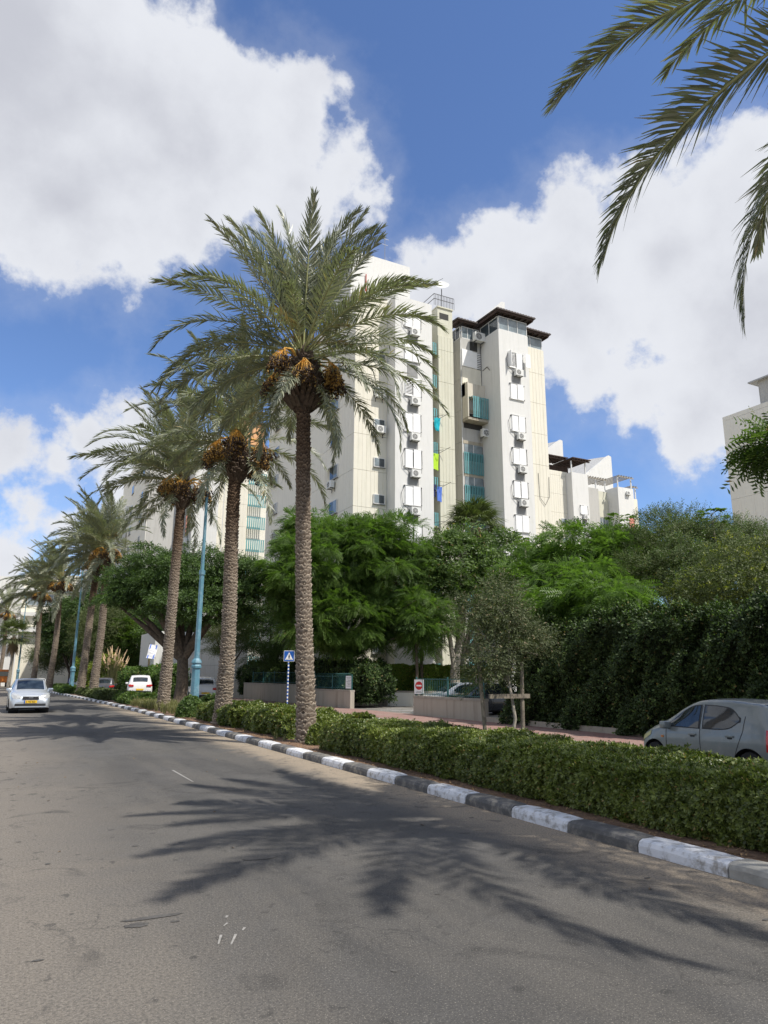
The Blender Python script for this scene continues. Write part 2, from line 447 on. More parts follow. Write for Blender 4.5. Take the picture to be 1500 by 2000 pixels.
def paver_mat():
    m, nt, p = new_mat('red_pavers')
    geo = nd(nt, 'ShaderNodeNewGeometry')
    br = nd(nt, 'ShaderNodeTexBrick')
    nt.links.new(geo.outputs['Position'], br.inputs['Vector'])
    br.inputs['Scale'].default_value = 1.0
    br.inputs['Brick Width'].default_value = 0.22
    br.inputs['Row Height'].default_value = 0.11
    br.inputs['Mortar Size'].default_value = 0.008
    br.inputs['Color1'].default_value = (0.26, 0.135, 0.115, 1)
    br.inputs['Color2'].default_value = (0.31, 0.185, 0.16, 1)
    br.inputs['Mortar'].default_value = (0.14, 0.11, 0.09, 1)
    c = mixc(nt, maprange(nt, noise(nt, geo.outputs['Position'], 0.8, 6, 0.65), 0.4, 0.7, 0, 0.55), br.outputs[0], (0.30, 0.25, 0.21))
    nt.links.new(c, p.inputs['Base Color'])
    p.inputs['Roughness'].default_value = 0.9
    return m


M['pavers'] = paver_mat()


# ------------------------------------------------------------------ mesh helpers
class MB:
    """collects geometry for ONE mesh object"""

    def __init__(s):
        s.v, s.f, s.m, s.mats = [], [], [], []

    def mi(s, mat):
        if mat not in s.mats:
            s.mats.append(mat)
        return s.mats.index(mat)

    def add(s, vs, fs, mat):
        o, k = len(s.v), s.mi(mat)
        s.v += [tuple(v) for v in vs]
        s.f += [tuple(i + o for i in f) for f in fs]
        s.m += [k] * len(fs)
        return s

    def box(s, x0, x1, y0, y1, z0, z1, mat):
        vs = [(x0, y0, z0), (x1, y0, z0), (x1, y1, z0), (x0, y1, z0), (x0, y0, z1), (x1, y0, z1), (x1, y1, z1), (x0, y1, z1)]
        return s.add(vs, [(0, 3, 2, 1), (4, 5, 6, 7), (0, 1, 5, 4), (1, 2, 6, 5), (2, 3, 7, 6), (3, 0, 4, 7)], mat)

    def bbox(s, x0, x1, y0, y1, z0, z1, mat, b=0.02):
        """box with bevelled edges"""
        bm = bmesh.new()
        bmesh.ops.create_cube(bm, size=1)
        for v in bm.verts:
            v.co = ((x0 + x1) / 2 + v.co.x * (x1 - x0), (y0 + y1) / 2 + v.co.y * (y1 - y0), (z0 + z1) / 2 + v.co.z * (z1 - z0))
        bmesh.ops.bevel(bm, geom=bm.edges[:], offset=b, segments=2, affect='EDGES', profile=0.6)
        bm.verts.index_update()
        s.add([v.co[:] for v in bm.verts], [[v.index for v in f.verts] for f in bm.faces], mat)
        bm.free()
        return s

    def prism(s, pts, axis, a, b, mat):
        """polygon (2-D pts) extruded along axis from a to b; pts are (u,v) in the other two axes, in x,y,z order"""
        def p3(u, v, w):
            return (w, u, v) if axis == 'x' else ((u, w, v) if axis == 'y' else (u, v, w))
        n = len(pts)
        vs = [p3(u, v, a) for u, v in pts] + [p3(u, v, b) for u, v in pts]
        fs = [tuple(range(n))[::-1], tuple(range(n, 2 * n))] + [(i, (i + 1) % n, n + (i + 1) % n, n + i) for i in range(n)]
        return s.add(vs, fs, mat)

    def tube(s, pts, rad, mat, n=8, caps=True):
        pts = [Vector(p) for p in pts]
        if not isinstance(rad, (list, tuple)):
            rad = [rad] * len(pts)
        vs, fs = [], []
        prev = None
        for i, p in enumerate(pts):
            d = (pts[min(i + 1, len(pts) - 1)] - pts[max(i - 1, 0)]).normalized()
            if prev is None:
                u = d.orthogonal().normalized()
            else:
                u = (prev - d * prev.dot(d))
                u = u.normalized() if u.length > 1e-6 else d.orthogonal().normalized()
            prev = u
            w = d.cross(u)
            for k in range(n):
                a = 2 * math.pi * k / n
                vs.append(p + (u * math.cos(a) + w * math.sin(a)) * rad[i])
        for i in range(len(pts) - 1):
            for k in range(n):
                a, b = i * n + k, i * n + (k + 1) % n
                fs.append((a, b, b + n, a + n))
        if caps:
            fs.append(tuple(range(n))[::-1])
            fs.append(tuple(range((len(pts) - 1) * n, len(pts) * n)))
        return s.add(vs, fs, mat)

    def disc(s, c, nrm, r, mat, n=16, r2=0.0, thick=0.0):
        c, nrm = Vector(c), Vector(nrm).normalized()
        u = nrm.orthogonal().normalized()
        w = nrm.cross(u)
        ring = [c + (u * math.cos(2 * math.pi * k / n) + w * math.sin(2 * math.pi * k / n)) * r for k in range(n)]
        if r2:
            ring2 = [c + (u * math.cos(2 * math.pi * k / n) + w * math.sin(2 * math.pi * k / n)) * r2 for k in range(n)]
            return s.add(ring + ring2, [(k, (k + 1) % n, n + (k + 1) % n, n + k) for k in range(n)], mat)
        if thick:
            top = [p + nrm * thick for p in ring]
            return s.add(ring + top, [tuple(range(n))[::-1], tuple(range(n, 2 * n))] +
                         [(k, (k + 1) % n, n + (k + 1) % n, n + k) for k in range(n)], mat)
        return s.add(ring, [tuple(range(n))], mat)

    def mesh(s, name, smooth=False):
        me = bpy.data.meshes.new(name)
        me.from_pydata(s.v, [], s.f)
        for k in s.mats:
            me.materials.append(M[k])
        me.polygons.foreach_set('material_index', s.m)
        if smooth:
            me.polygons.foreach_set('use_smooth', [True] * len(me.polygons))
        me.update()
        return me

    def build(s, name, parent=None, smooth=False, loc=None):
        return link(name, s.mesh(name, smooth), parent, loc)


def link(name, mesh, parent=None, loc=None, rot=None, local=False):
    """mesh coordinates are world coordinates (or relative to loc); parents are unrotated unless local=True"""
    o = bpy.data.objects.new(name, mesh)
    col.objects.link(o)
    l = Vector(loc) if loc is not None else Vector((0, 0, 0))
    if parent is not None:
        o.parent = parent
        if not local:
            l = l - wloc(parent)
    o.location = l
    if rot is not None:
        o.rotation_euler = rot
    return o


def wloc(o):
    l = Vector(o.location)
    while o.parent is not None:
        o = o.parent
        l += Vector(o.location)
    return l


def thing(name, label, cat, loc, group=None, rz=0.0):
    o = bpy.data.objects.new(name, None)
    col.objects.link(o)
    o.location = loc
    o.rotation_euler = (0, 0, rz)
    return tag(o, label, cat, group)


def tag(o, label=None, cat=None, group=None, kind=None):
    if label:
        o['label'] = label
    if cat:
        o['category'] = cat
    if group:
        o['group'] = group
    if kind:
        o['kind'] = kind
    return o


def fast_mesh(name, verts, faces, mat, k=None):
    """verts (N,3) array, faces (F,k) array"""
    me = bpy.data.meshes.new(name)
    verts = np.ascontiguousarray(verts, dtype=np.float32)
    faces = np.ascontiguousarray(faces, dtype=np.int32)
    nf, kk = faces.shape
    me.vertices.add(len(verts))
    me.vertices.foreach_set('co', verts.ravel())
    me.loops.add(nf * kk)
    me.loops.foreach_set('vertex_index', faces.ravel())
    me.polygons.add(nf)
    me.polygons.foreach_set('loop_start', np.arange(0, nf * kk, kk, dtype=np.int32))
    me.materials.append(M[mat])
    me.update(calc_edges=True)
    return me


def basis(d, up=None):
    """rotation matrices (N,3,3): local x -> d, local z near up (arrays)"""
    d = d / np.linalg.norm(d, axis=1, keepdims=True)
    if up is None:
        up = np.tile([0., 0., 1.], (len(d), 1))
    y = np.cross(up, d)
    n = np.linalg.norm(y, axis=1, keepdims=True)
    y = np.where(n < 1e-4, np.array([[0., 1., 0.]]), y / np.maximum(n, 1e-6))
    z = np.cross(d, y)
    return np.stack([d, y, z], axis=2)


def scatter(tv, tf, pos, rot, scale):
    """copy template (tv, tf) to every pose"""
    N, k = len(pos), len(tv)
    v = np.einsum('nij,kj->nki', rot, tv) * scale[:, None, None] + pos[:, None, :]
    f = tf[None, :, :] + (np.arange(N) * k)[:, None, None]
    return v.reshape(-1, 3), f.reshape(-1, tf.shape[1])


# ------------------------------------------------------------------ street plan
# world: X to the right of the kerb line, Y up the street; the street bends left beyond Y = 35 m
def bend(y):
    return 0.0 if y < 35 else 0.0057 * (y - 35) ** 1.5


KX = 5.65
YS = [-40, -20, -8, -2, 0] + list(range(2, 60, 2)) + list(range(60, 240, 5))


def strip(name, x0, x1, z, mat, kind='structure', y0=-40, y1=240, parent=None, zfn=None, thick=None):
    mb = MB()
    ys = [y for y in YS if y0 <= y <= y1]
    if ys[0] != y0:
        ys = [y0] + ys
    if ys[-1] != y1:
        ys.append(y1)
    vs = []
    for y in ys:
        b = bend(y)
        vs += [(x0 - b, y, z), (x1 - b, y, z)]
    n = len(ys)
    fs = [(2 * i, 2 * i + 1, 2 * i + 3, 2 * i + 2) for i in range(n - 1)]
    if thick:
        vs2 = [(x, y, zz - thick) for x, y, zz in vs]
        o = len(vs)
        fs += [(2 * i, 2 * i + 2, o + 2 * i + 2, o + 2 * i) for i in range(n - 1)]
        fs += [(2 * i + 1, o + 2 * i + 1, o + 2 * i + 3, 2 * i + 3) for i in range(n - 1)]
        vs += vs2
    mb.add(vs, fs, mat)
    o = mb.build(name, parent)
    if kind:
        tag(o, kind=kind)
    return o


g = MB()
g.add([(-900, -300, -0.36), (1200, -300, -0.36), (1200, 1500, -0.36), (-900, 1500, -0.36)], [(0, 1, 2, 3)], 'ground')
tag(g.build('ground'), kind='structure')
strip('road', -6.2, KX + 0.01, 0.0, 'asphalt', thick=0.35)
SX0, SX1, WX = 8.9, 14.3, 17.45          # service road, pavement, garden wall line (X)
strip('median_soil', KX + 0.25, SX0 - 0.12, 0.10, 'soil', thick=0.45)
strip('service_road', SX0 - 0.02, SX1, -0.24, 'asphalt_side')
strip('pavement', SX1 + 0.12, WX + 0.1, -0.08, 'pavers', thick=0.3)
strip('pavement', -9.5, -6.45, 0.12, 'pavers', thick=0.5)
# parking court behind the driveway
mb = MB()
mb.add([(WX, 20, -0.10), (60, 20, -0.10), (60, 46.5, -0.10), (WX, 46.5, -0.10)], [(0, 1, 2, 3)], 'asphalt_side')
tag(mb.build('driveway'), kind='structure')
mb = MB()
for (a, b) in (((18.2, 35.6), (21.5, 33.2)), ((18.4, 34.5), (20.2, 33.4)), ((19.2, 36.6), (23.0, 35.0)), ((18.0, 32.6), (22.6, 31.0))):
    d = Vector((b[0] - a[0], b[1] - a[1], 0)).normalized()
    n = Vector((-d.y, d.x, 0)) * 0.07
    A, B_ = Vector((*a, -0.096)), Vector((*b, -0.096))
    mb.add([A - n, B_ - n, B_ + n, A + n], [(0, 1, 2, 3)], 'kerb_white')
tag(mb.build('bay_marking'), kind='structure')


# kerb stones: each stone a part; black and white painted in turn
def kerb_profile(seed, mirror=False, w=0.30, h=0.13, L=1.0):
    r = random.Random(seed)
    prof = [(0.0, -0.05), (0.0, h - 0.055), (0.018, h - 0.018), (0.06, h), (w, h + 0.004), (w, -0.05)]
    if mirror:
        prof = [(w - x, z) for x, z in prof][::-1]
    return prof


def kerb_mesh(mat, seed, mirror=False, L=0.985, w=0.30, h=0.13):
    r = random.Random(seed)
    prof = kerb_profile(seed, mirror, w, h)
    mb = MB()
    n = len(prof)
    segs = 5
    vs, fs = [], []
    for i in range(segs + 1):
        t = i / segs
        inset = 0.012 if i in (0, segs) else 0.0
        for (x, z) in prof:
            cx = w / 2
            vs.append((cx + (x - cx) * (1 - inset * 2) + r.uniform(-.002, .002), (t - 0.5) * L, z - inset * 0.6 + r.uniform(-.0025, .0025)))
    for i in range(segs):
        for k in range(n):
            a, b = i * n + k, i * n + (k + 1) % n
            fs.append((a, b, b + n, a + n))
    fs.append(tuple(range(n)))
    fs.append(tuple(range(segs * n, (segs + 1) * n))[::-1])
    mb.add(vs, fs, mat)
    return mb.mesh('kerb_stone')


def kerb_line(name, x, z, pattern, y0, n, mirror=False, L=1.0, w=0.25, h=0.13):
    root = bpy.data.objects.new(name, None)
    col.objects.link(root)
    root.location = (x, 0, z)
    tag(root, kind='structure')
    bank = {}
    for i in range(n):
        y = y0 + (i + 0.5) * L
        mat = pattern(i)
        key = (mat, i % 4)
        if key not in bank:
            bank[key] = kerb_mesh(mat, i, mirror, L - 0.015, w, h)
        b = bend(y)
        ang = math.atan2(bend(y + .5) - bend(y - .5), 1.0)
        link('kerb_stone', bank[key], root, (x - b, y, z + random.uniform(-.004, .004)), (0, 0, ang + random.uniform(-.006, .006)))
    return root


# the phase puts white stones where the photograph shows them
kerb_line('kerb', KX, 0.0, lambda i: 'kerb_bare' if i < 12 else ('kerb_white' if i % 2 == 0 else 'kerb_black'), -7.5, 130)
kerb_line('kerb', SX0 - 0.15, -0.1, lambda i: 'kerb_bare', -4, 110, mirror=True, w=0.15, h=0.20)
kerb_line('kerb', SX1, -0.24, lambda i: 'kerb_red' if 40 < i < 46 else ('kerb_white' if i % 2 == 0 else 'kerb_black'), -4, 110, w=0.14, h=0.17)

# chalk and wear marks on the road, fallen leaves
mb = MB()


def mark(x0, y0, x1, y1, w, mat='chalk', z=0.004):
    d = Vector((x1 - x0, y1 - y0, 0)).normalized()
    n = Vector((-d.y, d.x, 0)) * w / 2
    A, B_ = Vector((x0, y0, z)), Vector((x1, y1, z))
    mb.add([A - n, B_ - n * 0.6, B_ + n * 0.6, A + n], [(0, 1, 2, 3)], mat)


for q in ((1.44, 5.06, 1.38, 4.90, .018), (1.53, 5.03, 1.45, 4.86, .018), (1.62, 5.13, 1.59, 5.08, .02), (1.54, 5.27, 1.50, 5.22, .015), (1.58, 5.42, 1.56, 5.38, .02),
          (2.86, 13.7, 2.86, 12.1, .035)):
    mark(*q)
tag(mb.build('chalk_marking'), kind='structure')
M['tar'] = ground_mat('tar', (0.060, 0.056, 0.052), (0.10, 0.095, 0.088), 3, 0.4)
mb = MB()


def patch(cx, cy, rx, ry, r2=0.0, n=26, z=.004):
    rr = random.Random(int(cx * 100))
    w = [rr.uniform(.82, 1.15) for _ in range(n)]
    o = [(cx + math.cos(2 * math.pi * k / n) * rx * w[k], cy + math.sin(2 * math.pi * k / n) * ry * w[k], z) for k in range(n)]
    if r2:
        i = [(cx + (x - cx) * r2, cy + (y - cy) * r2, z) for x, y, _ in o]
        mb.add(o + i, [(k, (k + 1) % n, n + (k + 1) % n, n + k) for k in range(n)], 'tar')
    else:
        mb.add(o, [tuple(range(n))], 'tar')


patch(1.10, 5.62, .20, .035)
patch(.98, 5.50, .08, .05)
patch(2.3, 6.9, .16, .06)
for q in range(16):
    patch(random.uniform(-.8, 5.2), random.uniform(2.9, 9), random.uniform(.012, .04), random.uniform(.012, .035), n=9)
tag(mb.build('tar_patch'), kind='structure')
mb = MB()
for i in range(26):
    x, y = random.uniform(-2.5, 5.2), random.uniform(3.2, 16)
    a, s = random.uniform(0, 6.3), random.uniform(.02, .05)
    c_, s_ = math.cos(a), math.sin(a)
    mb.add([(x - c_ * s, y - s_ * s, .006), (x + s_ * s * .35, y - c_ * s * .35, .012), (x + c_ * s, y + s_ * s, .008),
            (x - s_ * s * .35, y + c_ * s * .35, .016)], [(0, 1, 2, 3)], random.choice(['litter', 'litter', 'bark']))
tag(mb.build('leaf_litter'), kind='stuff')
# litter of leaves and wood chips under the hedge, beside the kerb
N = 5200
yy = rng.uniform(3, 30, N) ** 1.0
px = KX + 0.27 + rng.beta(1.1, 2.0, N) * 1.0
pos = np.stack([px, yy, 0.105 + rng.uniform(0, .02, N)], 1)
d = rng.normal(size=(N, 3)); d[:, 2] *= 0.25
tv = np.array([[-.5, 0, 0], [0, -.22, .06], [.5, 0, 0], [0, .22, .06]])
v, f = scatter(tv, np.array([[0, 1, 2, 3]]), pos, basis(d), rng.uniform(.02, .055, N))
tag(link('leaf_litter', fast_mesh('leaf_litter', v, f, 'litter')), kind='stuff')


# ------------------------------------------------------------------ buildings
def panel_mesh(w, h, rib, mat, thick=0.07, axis='y'):
    """ribbed precast concrete panel, w wide, h high; origin bottom-left, face towards -Y (or -X)"""
    mb = MB()
    pts = []
    n = max(2, round(w / rib))
    st = w / n
    g = 0.022
    prof = [(0.0, 0.0)]
    for i in range(n):
        a, b = i * st, (i + 1) * st
        prof += [(a + (g if i else 0.008), -thick), (b - g if i < n - 1 else b - 0.008, -thick)]
        if i < n - 1:
            prof += [(b - g * .3, -thick + 0.018), (b + g * .3, -thick + 0.018)]
    prof.append((w, 0.0))
    prof = [(x, y + 0.0) for x, y in prof]
    h0, h1 = 0.012, h - 0.012
    if axis == 'y':
        vs = [(x, y, h0) for x, y in prof] + [(x, y, h1) for x, y in prof]
    else:
        vs = [(y, x, h0) for x, y in prof] + [(y, x, h1) for x, y in prof]
    k = len(prof)
    fs = [(i, i + 1, k + i + 1, k + i) for i in range(k - 1)]
    fs += [tuple(range(k))[::-1], tuple(range(k, 2 * k))]
    mb.add(vs, fs, mat)
    return mb.mesh('concrete_panel')


def panels(root, axis, fix, a, b, z0, z1, n, mat, rib=0.34, FH=2.87):
    """n panels across from a to b, one row per storey"""
    w = (b - a) / n
    me = panel_mesh(w, FH, rib, mat, axis=axis)
    z = z0
    while z < z1 - 0.3:
        hh = min(FH, z1 - z)
        m2 = me if hh > FH - .05 else panel_mesh(w, hh, rib, mat, axis=axis)
        for i in range(n):
            p = (a + i * w, fix, z) if axis == 'y' else (fix, a + i * w, z)
            link('concrete_panel', m2, root, p)
        z += FH


def ac_mesh(axis='y'):
    """split air-conditioner outdoor unit with fan grille on its bracket; back at y=0, face to -Y"""
    mb = MB()
    mb.bbox(-.40, .40, -.42, -.10, 0, .58, 'ac_white', .02)
    mb.disc((-.10, -.422, .29), (0, -1, 0), .235, 'dark', 18)
    for r in (.23, .17, .11, .05):
        mb.disc((-.10, -.428, .29), (0, -1, 0), r, 'ac_white', 18, r - .018)
    for k in range(6):
        a = k * math.pi / 3
        mb.tube([(-.10, -.43, .29), (-.10 + .23 * math.cos(a), -.43, .29 + .23 * math.sin(a))], .006, 'ac_white', 4)
    for x in (-.3, .3):
        mb.box(x - .02, x + .02, -.40, 0, -.05, 0.0, 'metal_dark')
        mb.box(x - .02, x + .02, -.03, 0, -.30, -.05, 'metal_dark')
    return mb.mesh('air_conditioner')


AC_Y = ac_mesh()


def ac(root, x, y, z, face='y', s=1.0):
    """outdoor unit on a wall facing -Y (or -X)"""
    o = link('air_conditioner', AC_Y, root, (x, y, z), (0, 0, 0) if face == 'y' else (0, 0, -math.pi / 2))
    o.scale = (s, s, s)
    return o


def cable(root, pts, r=0.012, mat='cable'):
    mb = MB()
    mb.tube(pts, r, mat, 5)
    return mb.build('cable', root)


def shutter_window(root, x, y, z, w=1.35, h=1.35, closed=True, ac_on=True, void=True, face='y', seed=0, louvre=False):
    """z = sill height; recess with surround, two white shutter leaves on runners, unit under it with a recessed grey panel"""
    r = random.Random(seed)
    mb = MB()
    mb.box(x - w / 2 - .05, x + w / 2 + .05, y - .02, y + .12, z - .05, z + h + .05, 'frame')
    mb.box(x - w / 2 + .12, x + w / 2 - .12, y - .028, y, z + .1, z + h - .1, 'void')
    win = mb.build('window', root)
    for sgn in (-1, 1):
        m2 = MB()
        cx = x + sgn * w / 4 + (r.uniform(-.03, .03))
        dx = w / 4 - .015
        yo = y - (.075 if sgn < 0 else .11)
        if louvre and sgn < 0:
            m2.box(cx - dx, cx + dx, yo, yo + .03, z - .02, z + .05, 'shutter')
            m2.box(cx - dx, cx + dx, yo, yo + .03, z + h - .05, z + h + .02, 'shutter')
            k = 11
            for i in range(k):
                zz = z + .08 + i * (h - .16) / k
                m2.add([(cx - dx, yo, zz), (cx + dx, yo, zz), (cx + dx, yo + .06, zz + .09), (cx - dx, yo + .06, zz + .09)], [(0, 1, 2, 3)], 'shutter')
        else:
            m2.bbox(cx - dx, cx + dx, yo, yo + .035, z - .02, z + h + .02, 'shutter', .01)
        m2.build('shutter', win)
    m3 = MB()
    for zz in (z - .06, z + h + .03):
        m3.box(x - w / 2 - .10, x + w / 2 + .10, y - .11, y - .03, zz, zz + .022, 'frame')
    for sx in (-1, 1):
        for zz in (z + .02, z + h - .06):
            m3.box(x + sx * (w / 2 + .10) - .02, x + sx * (w / 2 + .10) + .02, y - .10, y - .02, zz - .02, zz + .05, 'metal_dark')
    m3.build('shutter_rail', win)
    if void:
        m4 = MB()
        m4.box(x - .42, x + .50, y - .03, y + .02, z - 1.62, z - .07, 'recess')
        m4.box(x - .47, x + .55, y - .07, y + .02, z - 1.68, z - 1.62, 'frame')
        m4.build('recess_panel', root)
    if ac_on:
        ac(root, x + .12, y, z - .80)
        t = r.uniform(.3, .5)
        cable(root, [(x + .5, y - .12, z - .5), (x + .72, y - .10, z - .35), (x + .80, y - .06, z + .5), (x + .78, y - .03, z + h)], .018)
        cable(root, [(x - w / 2 - .02, y - .05, z + h), (x - w / 2 - .2 - t * .3, y - .09, z + h * .6), (x - w / 2 - .15 - t * .2, y - .09, z),
                     (x - .25, y - .13, z - .5)], .018)


def small_window(root, x, y, z, w=.95, h=.75, face='y'):
    mb = MB()
    m2 = MB()
    if face == 'y':
        mb.box(x - w / 2, x + w / 2, y - .10, y + .05, z, z + h, 'frame')
        mb.box(x - w / 2 + .06, x + w / 2 - .06, y - .105, y - .05, z + .06, z + h - .06, 'void')
        mb.box(x - w / 2 - .04, x + w / 2 + .04, y - .15, y - .02, z - .05, z, 'recess')
        m2.box(x - w / 2 + .07, x - .02, y - .112, y - .10, z + .07, z + h - .07, 'glass_pale')
        m2.box(x + .02, x + w / 2 - .07, y - .112, y - .10, z + .07, z + h - .07, 'glass')
    else:
        y, x = x, y
        mb.box(x - .10, x + .05, y - w / 2, y + w / 2, z, z + h, 'frame')
        mb.box(x - .105, x - .05, y - w / 2 + .06, y + w / 2 - .06, z + .06, z + h - .06, 'void')
        mb.box(x - .15, x - .02, y - w / 2 - .04, y + w / 2 + .04, z - .05, z, 'recess')
        m2.box(x - .112, x - .10, y - w / 2 + .07, y - .02, z + .07, z + h - .07, 'glass_pale')
        m2.box(x - .112, x - .10, y + .02, y + w / 2 - .07, z + .07, z + h - .07, 'glass')
    wv = mb.build('window', root)
    m2.build('pane', wv)


def slat_rail(root, x0, x1, y, z0, z1, mat='teal', n=11, name='balcony_rail', side=None):
    """balcony railing: uneven vertical slats, each a sub-part"""
    mb = MB()
    mb.box(x0, x1, y - .02, y + .02, z1 - .05, z1, mat)
    mb.box(x0, x1, y - .02, y + .02, z0 + .08, z0 + .13, mat)
    if side:
        mb.box(x0 - .02, x0 + .02, y, y + side, z1 - .05, z1, mat)
    rl = mb.build(name, root)
    st = (x1 - x0) / n
    sm = MB()
    sm.box(-st * .27, st * .27, -.06, -.02, 0, z1 - z0, mat)
    me = sm.mesh('slat')
    for i in range(n):
        link('slat', me, rl, (x0 + (i + .5) * st, y + random.uniform(-.008, .008), z0 + random.uniform(-.03, .02)))
    return rl


def glazing(root, x0, x1, y, z0, z1, n, face='y', name='window'):
    """strip of framed windows"""
    mb = MB()
    t = .05
    if face == 'y':
        for i in range(n + 1):
            x = x0 + (x1 - x0) * i / n
            mb.box(x - .03, x + .03, y - t, y + t, z0, z1, 'frame')
        mb.box(x0 - .03, x1 + .03, y - t - .004, y + t, z0, z0 + .06, 'frame')
        mb.box(x0 - .03, x1 + .03, y - t - .004, y + t, z1 - .06, z1, 'frame')
    else:
        for i in range(n + 1):
            yy_ = x0 + (x1 - x0) * i / n
            mb.box(y - t, y + t, yy_ - .03, yy_ + .03, z0, z1, 'frame')
        mb.box(y - t - .004, y + t, x0 - .03, x1 + .03, z0, z0 + .06, 'frame')
        mb.box(y - t - .004, y + t, x0 - .03, x1 + .03, z1 - .06, z1, 'frame')
    w = mb.build(name, root)
    for i in range(n):
        a, b = x0 + (x1 - x0) * i / n + .03, x0 + (x1 - x0) * (i + 1) / n - .03
        m2 = MB()
        if face == 'y':
            m2.box(a, b, y - .01, y + .01, z0 + .06, z1 - .06, 'glass_pale')
        else:
            m2.box(y - .01, y + .01, a, b, z0 + .06, z1 - .06, 'glass')
        m2.build('pane', w)
    return w


def corr_roof(root, x0, x1, y0, y1, z, drop=.12, wave=.30, mat='roof_tile'):
    """thin roof of pantile sheets, ridged along Y, with brown fascia and rafters"""
    mb = MB()
    n = max(3, int((x1 - x0) / wave)) * 2
    vs, fs = [], []
    for j, (yy_, zz) in enumerate(((y0, z - drop), (y1, z))):
        for i in range(n + 1):
            x = x0 + (x1 - x0) * i / n
            vs.append((x, yy_, zz + (.05 if i % 2 else 0)))
        for i in range(n + 1):
            x = x0 + (x1 - x0) * i / n
            vs.append((x, yy_, zz - .10))
    k = n + 1
    fs += [(i, i + 1, 2 * k + i + 1, 2 * k + i) for i in range(n)]
    fs += [(k + i, 3 * k + i, 3 * k + i + 1, k + i + 1) for i in range(n)]
    fs += [(i, k + i, k + i + 1, i + 1) for i in range(n)]
    fs += [(2 * k + i, 2 * k + i + 1, 3 * k + i + 1, 3 * k + i) for i in range(n)]
    fs += [(0, 2 * k, 3 * k, k), (n, k + n, 3 * k + n, 2 * k + n)]
    mb.add(vs, fs, mat)
    rf = mb.build('roof', root)
    m2 = MB()
    m2.box(x0 + .12, x1 - .12, y0 + .14, y0 + .24, z - drop - .24, z - drop - .105, 'roof_brown')
    m2.box(x0 + .12, x0 + .22, y0 + .24, y1, z - drop - .30, z - drop - .10, 'roof_brown')
    m2.box(x1 - .22, x1 - .12, y0 + .24, y1, z - drop - .30, z - drop - .10, 'roof_brown')
    y = y0 + .6
    x = x0 + .5
    while x < x1 - .3:
        m2.box(x, x + .07, y0 + .24, y1, z - drop - .22, z - drop - .11, 'roof_brown')
        x += .6
    m2.build('rafter', root)
    return rf


def wallbox(root, x0, x1, y0, y1, z0, z1, mat, name='wall'):
    mb = MB()
    mb.box(x0, x1, y0, y1, z0, z1, mat)
    return mb.build(name, root)


def pergola(root, x0, x1, y0, y1, z, h, posts, mat='roof_brown', solid=True, post_mat='frame'):
    mb = MB()
    if solid:
        mb.box(x0 - .3, x1 + .3, y0 - .45, y1, z + h, z + h + .12, mat)
    x = x0
    while x < x1:
        mb.box(x, x + .08, y0 - .42, y1, z + h - .14, z + h - .002, mat)
        x += .55
    mb.box(x0 - .2, x1 + .2, y0 - .25, y0 - .12, z + h - .30, z + h - .145, mat)
    mb.build('pergola_roof', root)
    for p in posts:
        m2 = MB()
        m2.box(p[0] - .08, p[0] + .08, p[1] - .08, p[1] + .08, z, z + h - .30, post_mat)
        m2.build('post', root)


M['weathered'] = stucco('weathered', (0.62, 0.58, 0.49), (0.30, 0.25, 0.18), 0.9)
# ---- the main apartment tower
FH = 2.87
BM = thing('apartment_building', 'tall white and cream apartment tower right behind the biggest palm, teal balcony slats', 'building', (31, 46, -.3))
YB, YD, YH = 46.72, 45.40, 48.12
wallbox(BM, 21.68, 40.50, 49.2, 67.5, -.3, 31.2, 'grey_wall')
wallbox(BM, 21.68, 24.50, YB + .07, 49.198, -.3, 31.70, 'cream_wall')
wallbox(BM, 24.45, 27.84, YD, 49.196, -.3, 31.45, 'white_wall')
wallbox(BM, 29.26, 30.74, YB + .07, 49.194, -.3, 32.30, 'green_cream')
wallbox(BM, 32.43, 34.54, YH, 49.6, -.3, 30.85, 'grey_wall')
wallbox(BM, 34.54, 37.70, YD, 49.192, -.3, 30.95, 'white_wall')
wallbox(BM, 37.702, 40.57, YB + .07, 49.190, -.3, 30.85, 'cream_wall')
panels(BM, 'y', YB + .07, 21.61, 24.44, -.3, 31.6, 1, 'cream_wall', rib=.36)
panels(BM, 'x', 21.68, YB, 67.5, -.3, 31.5, 6, 'beige_wall', rib=.36)
panels(BM, 'y', YB + .07, 29.26, 30.74, -.3, 29.7, 1, 'green_cream', rib=.30)
panels(BM, 'y', YB + .07, 37.705, 40.57, -.3, 30.8, 1, 'cream_wall', rib=.36)
panels(BM, 'x', 32.43, YH + .02, 49.6, 1.1, 29.8, 1, 'grey_wall', rib=.36)  # side face coloured grey to imitate its shade
wallbox(BM, 21.55, 24.46, YB - .02, 49.0, 31.70, 31.86, 'white_wall', 'coping')
wallbox(BM, 29.22, 30.80, YB - .02, 49.0, 32.30, 32.42, 'green_cream', 'coping')
# slot opening on top of the stair shaft
mb = MB(); mb.box(29.45, 30.35, YB + .055, YB + .4, 31.30, 31.85, 'void'); mb.build('opening', BM)
# penthouse box and the white wedge on the roof
wallbox(BM, 22.6, 28.4, 50.0, 56, 31.2, 37.6, 'white_wall', 'penthouse_wall')
mb = MB(); mb.prism([(35.6, 31.2), (38.9, 31.2), (38.9, 36.9), (38.55, 36.9), (35.6, 34.0)], 'y', 50.0, 54, 'white_wall'); mb.build('roof_wedge', BM)
